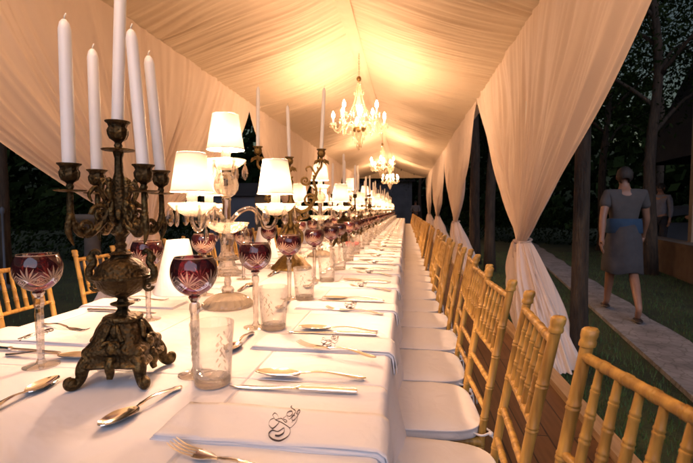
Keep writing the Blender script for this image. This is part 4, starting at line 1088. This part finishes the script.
    leg = [x for s in 'lr' for x in ((('hip' + s, 'pelvis', .112), ('th' + s, 'hip' + s, .102), ('sk' + s, 'th' + s, .098)) if short else (('hip' + s, 'pelvis', .105), ('th' + s, 'hip' + s, .09), ('kn' + s, 'th' + s, .072), ('ca' + s, 'kn' + s, .066), ('an_' + s, 'ca' + s, .055)))]
    if short:
        c = A('pelvis'); fr = (A('knl').y + A('knr').y) / 2; b = MB()
        def cut(a, z, t): return 1 - .16 * sm((c.z - .12 - z) / .3) * abs(math.sin(a)) ** 4 + .03 * math.sin(a * 7 + z * 9) * t
        b.lathe([(.150, c.z + .10), (.165, c.z + .02), (.185, c.z - .08), (.197, c.z - .20), (.205, c.z - .32), (.212, c.z - .44), (.205, c.z - .445), (.19, c.z - .35)], 48, Matrix.Translation((c.x, c.y, 0)) @ Matrix.Diagonal((1, 1.06, 1, 1)), cut)
        b.v = [(x, y + fr * .6 * sm((c.z - z) / .45), z + .015 * math.sin(x * 20)) for x, y, z in b.v]
        b.build('skirt', M[bottom], root)
    else: grow([('pelvis', None, (.150, .115))] + leg, ex, 'trousers', M[bottom])
    if band:
        b = MB(); c = A('waist'); b.lathe([(.176, c.z - .16), (.188, c.z - .15), (.182, c.z - .08), (.174, c.z - .0), (.16, c.z + .01)], 28, Matrix.Translation((c.x, c.y, 0)) @ Matrix.Diagonal((1, .84, 1, 1))); b.build('waist_band', M[band], root)
    b = MB(); h = A('head')
    b.lathe([(.084 * math.sin(x), .100 * -math.cos(x)) for x in (.5, .7, 1.0, 1.3, 1.7, 2.0, 2.3, 2.6, 2.9, 3.13)], 22, Matrix.Translation(h + Vector((0, -.022, .03))) @ Matrix.Rotation(-.75, 4, 'X') @ Matrix.Diagonal((1, 1.22, 1.05, 1)))
    b.v = [(x + .004 * math.sin(z * 90 + x * 50), y, z) for x, y, z in b.v]; b.build('hair', M['hair'], root)
    for s in 'lr':
        b = MB(); t0, a0 = A('to' + s), A('an' + s); mid = (t0 + a0) / 2; ang = math.atan2(t0.y - a0.y, t0.x - a0.x)
        b.ball((mid.x, mid.y, t0.z - .012), (.125, .047, .022), 14, 8, None if True else None)
        b.v = [((x - mid.x) * math.cos(ang) - (y - mid.y) * math.sin(ang) + mid.x, (x - mid.x) * math.sin(ang) + (y - mid.y) * math.cos(ang) + mid.y, z) for x, y, z in b.v]
        b.build('shoe', M['shoe'], root)
    return root
def stand(**kw):
    J = dict(pelvis=(0, 0, .95), waist=(0, .0, 1.12), chest=(0, .0, 1.34), neck=(0, -.01, 1.475), head=(0, .01, 1.60), shl=(-.175, 0, 1.41), shr=(.175, 0, 1.41), ell=(-.225, -.02, 1.13), elr=(.225, -.02, 1.13), wrl=(-.235, .04, .90), wrr=(.235, .04, .90),
             hipl=(-.088, 0, .90), hipr=(.088, 0, .90), knl=(-.10, .01, .50), knr=(.10, .01, .50), anl=(-.105, -.02, .09), anr=(.105, -.02, .09), tol=(-.12, .13, .03), tor=(.12, .13, .03))
    J.update(kw); return J
walk = stand(knl=(-.095, .16, .52), anl=(-.095, .30, .10), tol=(-.105, .44, .05), knr=(.095, -.05, .51), anr=(.095, -.36, .16), tor=(.105, -.24, .035), ell=(-.23, -.10, 1.14), wrl=(-.24, -.14, .90), elr=(.23, .05, 1.13), wrr=(.235, .20, .93), chest=(0, .03, 1.34), neck=(0, .035, 1.475), head=(0, .065, 1.60))
person('person', (2.50, 5.30, -.10), R(-14), walk, 'shirt_grey', 'short_grey', 'person in grey clothes with a blue waist band walking along the stone path', short=True, band='blue', scale=1.0)
lean = stand(chest=(0, .10, 1.32), neck=(0, .16, 1.44), head=(0, .22, 1.56), shl=(-.175, .10, 1.38), shr=(.175, .10, 1.38), ell=(-.22, .22, 1.14), wrl=(-.16, .42, 1.10), elr=(.22, .22, 1.14), wrr=(.16, .42, 1.10))
person('person', (6.0, 9.0, -.1), R(60), lean, 'shirt_dark', 'trouser', 'person in dark jacket leaning forward behind the low wall', short=False, sleeves='long')
person('person', (5.75, 10.6, .0), R(120), stand(), 'shirt_white', 'trouser', 'person in pale shirt standing in the dark behind the walker', short=False, sleeves='long')
person('person', (.55, 24.0, -.12), R(175), stand(ell=(-.24, .08, 1.15), wrl=(-.12, .28, 1.12), elr=(.24, .08, 1.15), wrr=(.12, .28, 1.12)), 'shirt_white', 'trouser', 'person in pale shirt standing beyond the far table end', short=False, sleeves='long')

# ------------------------------------------------------------------ trees and garden
def tree_mesh(seed, h, tr, lo, crown_r, leaves, lean=0.0, lm='leaf', ls=(.05, .11)):
    t = thing('tree'); g = random.Random(seed)
    b = MB(); n = 12
    P = [Vector((lean * (i / n) ** 1.3 + .12 * math.sin(i * .9 + seed) * i / n, .12 * math.cos(i * .7 + seed * 2) * i / n, h * i / n)) for i in range(n + 1)]
    b.tube(P, [tr * (1.25 if i == 0 else lerp(1.05, .35, i / n)) for i in range(n + 1)], 12)
    tips = [P[-1]]
    for k in range(9):
        i = int(lo * n + k * (1 - lo) * n / 9); p = P[min(n, i)]; a = g.uniform(0, 6.28); l = crown_r * g.uniform(.6, 1.0)
        q = [p, p + Vector((math.cos(a) * l * .4, math.sin(a) * l * .4, l * .35)), p + Vector((math.cos(a) * l, math.sin(a) * l, l * g.uniform(.3, .7)))]
        q = spline(q, 4); b.tube(q, rad([tr * .38, tr * .22, tr * .08], len(q)), 7); tips += [q[-1], q[5]]
        for z in range(2):
            s0 = q[4 + z * 2]; a2 = a + g.uniform(-1.2, 1.2); e = s0 + Vector((math.cos(a2) * l * .5, math.sin(a2) * l * .5, g.uniform(-.1, .5) * l * .5)); b.tube([s0, (s0 + e) / 2 + Vector((0, 0, .06)), e], [tr * .14, tr * .09, tr * .04], 5); tips.append(e)
    b.build('trunk', M['bark'], t)
    b = MB(); pass
    for k in range(leaves):
        tp = tips[g.randrange(len(tips))]; rr = crown_r * .33
        p = tp + Vector((g.gauss(0, rr), g.gauss(0, rr), g.gauss(0, rr * .8)))
        if lo > .5 and p.z < 4.7: p.z = 9.4 - p.z
        if math.hypot(p.x, p.y) > crown_r * 1.05: continue
        s = g.uniform(*ls); ax = Vector((g.gauss(0, 1), g.gauss(0, 1), g.gauss(0, .6))).normalized(); bx = ax.orthogonal().normalized(); bx = Matrix.Rotation(g.uniform(0, 6), 3, ax) @ bx; cx = ax.cross(bx)
        b.add([p - bx * s, p + cx * s * .4, p + bx * s, p - cx * s * .4], [(0, 1, 2, 3)])
    b.build('crown', M[lm], t, smooth=False)
    return t
protos = [tree_mesh(9, 8.0, .062, .70, 2.0, 6000, .2, 'leaf', (.035, .075)), tree_mesh(1, 8.0, .12, .68, 2.2, 7000, .3, 'leaf', (.035, .075)), tree_mesh(2, 6.5, .115, .47, 2.6, 22000, -.3, 'leaf2', (.03, .07)), tree_mesh(3, 7.6, .09, .66, 1.9, 6000, .1, 'leaf2', (.035, .075))]
first = [True] * 4
GT = 'garden trees around the tent'
def tree(k, x, y, rz, s, label):
    o = protos[k] if first[k] else dup(protos[k]); first[k] = False
    o.location = (x, y, -.16); o.rotation_euler = (0, 0, rz); o.scale = (s, s, s); tag(o, label, 'tree', GT)
tree(0, 1.40, 3.62, 2.2, 1.0, 'dark tree trunk just right of the near right drape')
tree(1, 1.62, 10.2, 3.0, 1.0, 'thin trunk between the second and first right drapes, left of the pair')
tree(3, 1.74, 9.1, 1.0, 1.15, 'thin trunk between the second and first right drapes, right of the pair')
tree(2, 4.75, 9.0, .6, 1.0, 'leafy tree with pale trunk behind the walking person')
for i, (k, x, y, rz, s, lab) in enumerate([(2, 6.0, 14, 1, 1.1, 'tree behind the black pavilion roof on its left side'), (2, 4.6, 17.5, 2, 1.1, 'dense tree straight behind the walking person'), (1, 9.2, 17, 3, 1.4, 'tall tree behind the black pavilion roof'),
        (2, 2.6, 22, 5, 1.2, 'tree to the right beyond the far tent end'), (2, .9, 26, 1, 1.0, 'bushy tree seen under the far gable'), (2, 4.6, 25, 2, 1.5, 'tree far beyond the third right drape'),
        (2, -5.6, 8.8, 2.2, 1.0, 'tree in the gap beside the near left drape'), (1, -6.5, 6.0, .4, 1.2, 'tree left of the candelabrum in the dark garden'), (2, -6.0, 12, 4, 1.2, 'tree deeper in the left garden'), (1, -4.2, 14.5, 3, 1.1, 'tree beyond the second left drape'), (2, -9.5, 8.5, 1, 1.3, 'tree far left in the dark garden'), (2, -7.8, 3.6, 2, 1.2, 'tree at the left photo edge'), (2, -3.4, 27, 5, 1.2, 'tree behind the grey wall beyond the tent end')]):
    tree(k, x, y, rz, s, lab)
# far-off woods that read as one dark mass
b = MB(); gw = random.Random(77)
for i in range(26000):
    a = gw.uniform(-1.35, 1.75); d = gw.uniform(30, 40)
    z = gw.random() ** 1.1 * (8.5 + 2.0 * math.sin(a * 7) + 1.2 * math.sin(a * 17 + 1))
    p = Vector((d * math.sin(a), d * math.cos(a), z - .14)); s = gw.uniform(.25, .6); ax = Vector((gw.gauss(0, 1), gw.gauss(0, 1), gw.gauss(0, 1))).normalized(); bx = ax.orthogonal().normalized(); cx = ax.cross(bx)
    b.add([p - bx * s, p + cx * s * .6, p + bx * s, p - cx * s * .6], [(0, 1, 2, 3)])
tag(b.build('distant_woods', M['leaf2'], smooth=False), 'dark woods all around the garden', 'woods', kind='stuff')
V = []; F = []
for i in range(73):
    a = i / 72 * 2 * PI
    for k, (d, z) in enumerate(((42, -.2), (50, 4.0 + 1.0 * math.sin(a * 5)), (60, 8.5 + 2.0 * math.sin(a * 4 + 1) + 1.0 * math.sin(a * 11)), (90, 9.5 + 2 * math.sin(a * 4 + 1)))): V.append((d * math.sin(a), d * math.cos(a), z))
for i in range(72):
    for k in range(3): F.append((i*4+k, (i+1)*4+k, (i+1)*4+k+1, i*4+k+1))
b = MB(); b.add(V, F); tag(b.build('sky_screen_hills', M['soil']), kind='structure')  # added terrain ring that hides the bright low sky behind the woods
# hedge masses low in the garden
def hedge(x0, y0, x1, y1, h, w, seed, label):
    t = MB(); g = random.Random(seed); n = int(math.hypot(x1 - x0, y1 - y0) * 700)
    for i in range(n):
        u = g.random(); p = Vector((lerp(x0, x1, u) + g.gauss(0, w * .4), lerp(y0, y1, u) + g.gauss(0, w * .4), -.14 + abs(g.gauss(h * .5, h * .28)))); s = g.uniform(.03, .08)
        ax = Vector((g.gauss(0, 1), g.gauss(0, 1), g.gauss(0, 1))).normalized(); bx = ax.orthogonal().normalized(); cx = ax.cross(bx); t.add([p - bx * s, p + cx * s * .5, p + bx * s, p - cx * s * .5], [(0, 1, 2, 3)])
    tag(t.build('hedge', M['leaf2'], smooth=False), label, 'hedge')
hedge(-11, 7.0, -3.6, 13.5, 1.5, .9, 1, 'dark hedge across the left garden behind the chairs')
hedge(2.0, 18, 9, 14.5, 1.6, .9, 2, 'dark hedge behind the low garden wall')
# far building panel, left and beyond the tent
bt = tag(thing('garden_building', (-1.9, 27.5, -.14)), 'blue grey building seen beyond the far table end', 'building')
b = MB(); b.box((0, 0, 1.5), (4.6, .4, 3.0)); b.build('wall', M['plaster'], bt, smooth=False)
b = MB(); b.box((0, -.1, 3.06), (5.0, .8, .12)); b.build('roof', M['black'], bt, smooth=False)
for x in (-1.2, .6):
    b = MB(); b.box((x, -.21, 1.1), (.9, .04, 2.1)); b.build('door', M['short_grey'], bt, smooth=False)
bt2 = tag(thing('garden_shed', (-4.3, 10.6, -.14)), 'blue grey shed wall seen in the gap of the left drapes', 'shed')
b = MB(); b.box((0, 0, .8), (1.2, .9, 1.6)); b.build('wall', M['plaster'], bt2, smooth=False)
b = MB(); b.add([(-.7, -.55, 1.602), (.7, -.55, 1.602), (.7, .55, 1.602), (-.7, .55, 1.602), (-.7, 0, 1.95), (.7, 0, 1.95)], [(0, 1, 5, 4), (2, 3, 4, 5), (0, 4, 3), (1, 2, 5), (0, 3, 2, 1)]); b.build('roof', M['black'], bt2, smooth=False)
# black peaked pavilion on the right
pv = tag(thing('pavilion', (8.5, 8.1, -.14)), 'steep black canvas pavilion roof at the right edge', 'pavilion')
b = MB()
def pvf(u, v):
    a = u * 4; k = int(a) % 4; f = a - int(a)
    cs = [(-1, -1), (1, -1), (1, 1), (-1, 1)]; p, q = cs[k], cs[(k + 1) % 4]
    r = lerp(2.95, 1.25, v); return (lerp(p[0], q[0], f) * r, lerp(p[1], q[1], f) * r, lerp(2.30, 8.2, v) + .05 * math.sin(f * PI) * (1 - v))
b.grid(64, 16, pvf, closeu=True, uv=False); b.build('canvas_roof', M['black'], pv, smooth=False)
for x in (-2.8, 2.8):
    for y in (-2.8, 2.8):
        b = MB(); b.box((x, y, 1.2), (.12, .12, 2.4)); b.build('post', M['tan'], pv, smooth=False)
ps = MB(); ps.box((0, 0, 1.9), (.10, .10, 3.8)); ps.box((0, 0, .04), (.3, .3, .08))
o = ps.build('tan_post', M['tan'], smooth=False); o.location = (5.32, 8.75, -.14); tag(o, 'tall tan post at the right photo edge', 'post')
# pale cover of a parked garden cart beneath the pavilion
b = MB(); b.grid(24, 12, lambda u, v: ((u - .5) * 1.7, (v - .5) * .9, .95 + .42 * math.sin(PI * cl(u)) ** .6 * (1 - .5 * (2 * v - 1) ** 2)), uv=False); b.box((0, 0, .55), (1.5, .7, .8))
o = b.build('covered_cart', M['plaster']); o.location = (6.6, 11.2, -.14); tag(o, 'grey rounded cover of a cart under the black pavilion', 'cart')
# slim pale post in the left garden and a stone pedestal
b = MB(); b.lathe([(.10, 0), (.10, .06), (.018, .09), (.016, 1.2), (.03, 1.22), (.035, 1.28), (.001, 1.32)], 14, capb=True); o = b.build('garden_post', M['plaster']); o.location = (-6.3, 5.9, -.14); tag(o, 'slim pale garden post left of the tall wine glass', 'post')
b = MB(); b.lathe([(.30, 0), (.30, .12), (.22, .16), (.16, .30), (.15, .8), (.22, .9), (.26, 1.0), (.40, 1.06), (.42, 1.16), (.38, 1.17), (.1, 1.08)], 24, capb=True); o = b.build('garden_urn', M['concrete']); o.location = (-6.6, 8.2, -.14); tag(o, 'dark stone garden urn behind the left chairs', 'urn')

# ------------------------------------------------------------------ world, sun, camera
w = bpy.data.worlds.new('World'); sc.world = w; w.use_nodes = True
nt = w.node_tree; bg = nt.nodes['Background']; sky = nt.nodes.new('ShaderNodeTexSky'); sky.sky_type = 'NISHITA'; sky.sun_disc = False
SUN_EL, SUN_AZ = 3.0, 170.0     # low, behind the camera
sky.sun_elevation = R(SUN_EL); sky.sun_rotation = R(SUN_AZ)
nt.links.new(sky.outputs[0], bg.inputs[0]); bg.inputs[1].default_value = .045
sl = bpy.data.lights.new('dusk_sun', 'SUN'); sl.energy = 1.4; sl.angle = R(60); sl.color = (.76, .77, 1.0)
so = bpy.data.objects.new('dusk_sun', sl); COL.objects.link(so); so['kind'] = 'helper'
d = Vector((math.sin(R(SUN_AZ)) * math.cos(R(22)), math.cos(R(SUN_AZ)) * math.cos(R(22)), math.sin(R(22))))
so.rotation_euler = d.to_track_quat('Z', 'Y').to_euler(); so.location = (0, -4, 4)

cam = bpy.data.cameras.new('camera'); cam.sensor_width = 36; cam.lens = 425 / 693 * 36; cam.clip_start = .02; cam.clip_end = 500
co = bpy.data.objects.new('camera', cam); COL.objects.link(co); co.location = (0, 0, 1.14); co.rotation_euler = (R(90) - math.atan(22.5 / 425), 0, R(7.9))
sc.camera = co
cam.dof.use_dof = True; cam.dof.focus_distance = 1.35; cam.dof.aperture_fstop = 7.1
sc.view_settings.view_transform = 'Standard'; sc.view_settings.look = 'None'; sc.view_settings.gamma = 1; sc.view_settings.exposure = .55; sc.view_settings.use_curve_mapping = False
cy = sc.cycles
cy.use_denoising = True; cy.max_bounces = 10; cy.diffuse_bounces = 4; cy.glossy_bounces = 4; cy.transmission_bounces = 8; cy.transparent_max_bounces = 32
cy.sample_clamp_indirect = 4; cy.caustics_reflective = False; cy.caustics_refractive = False; cy.blur_glossy = .5
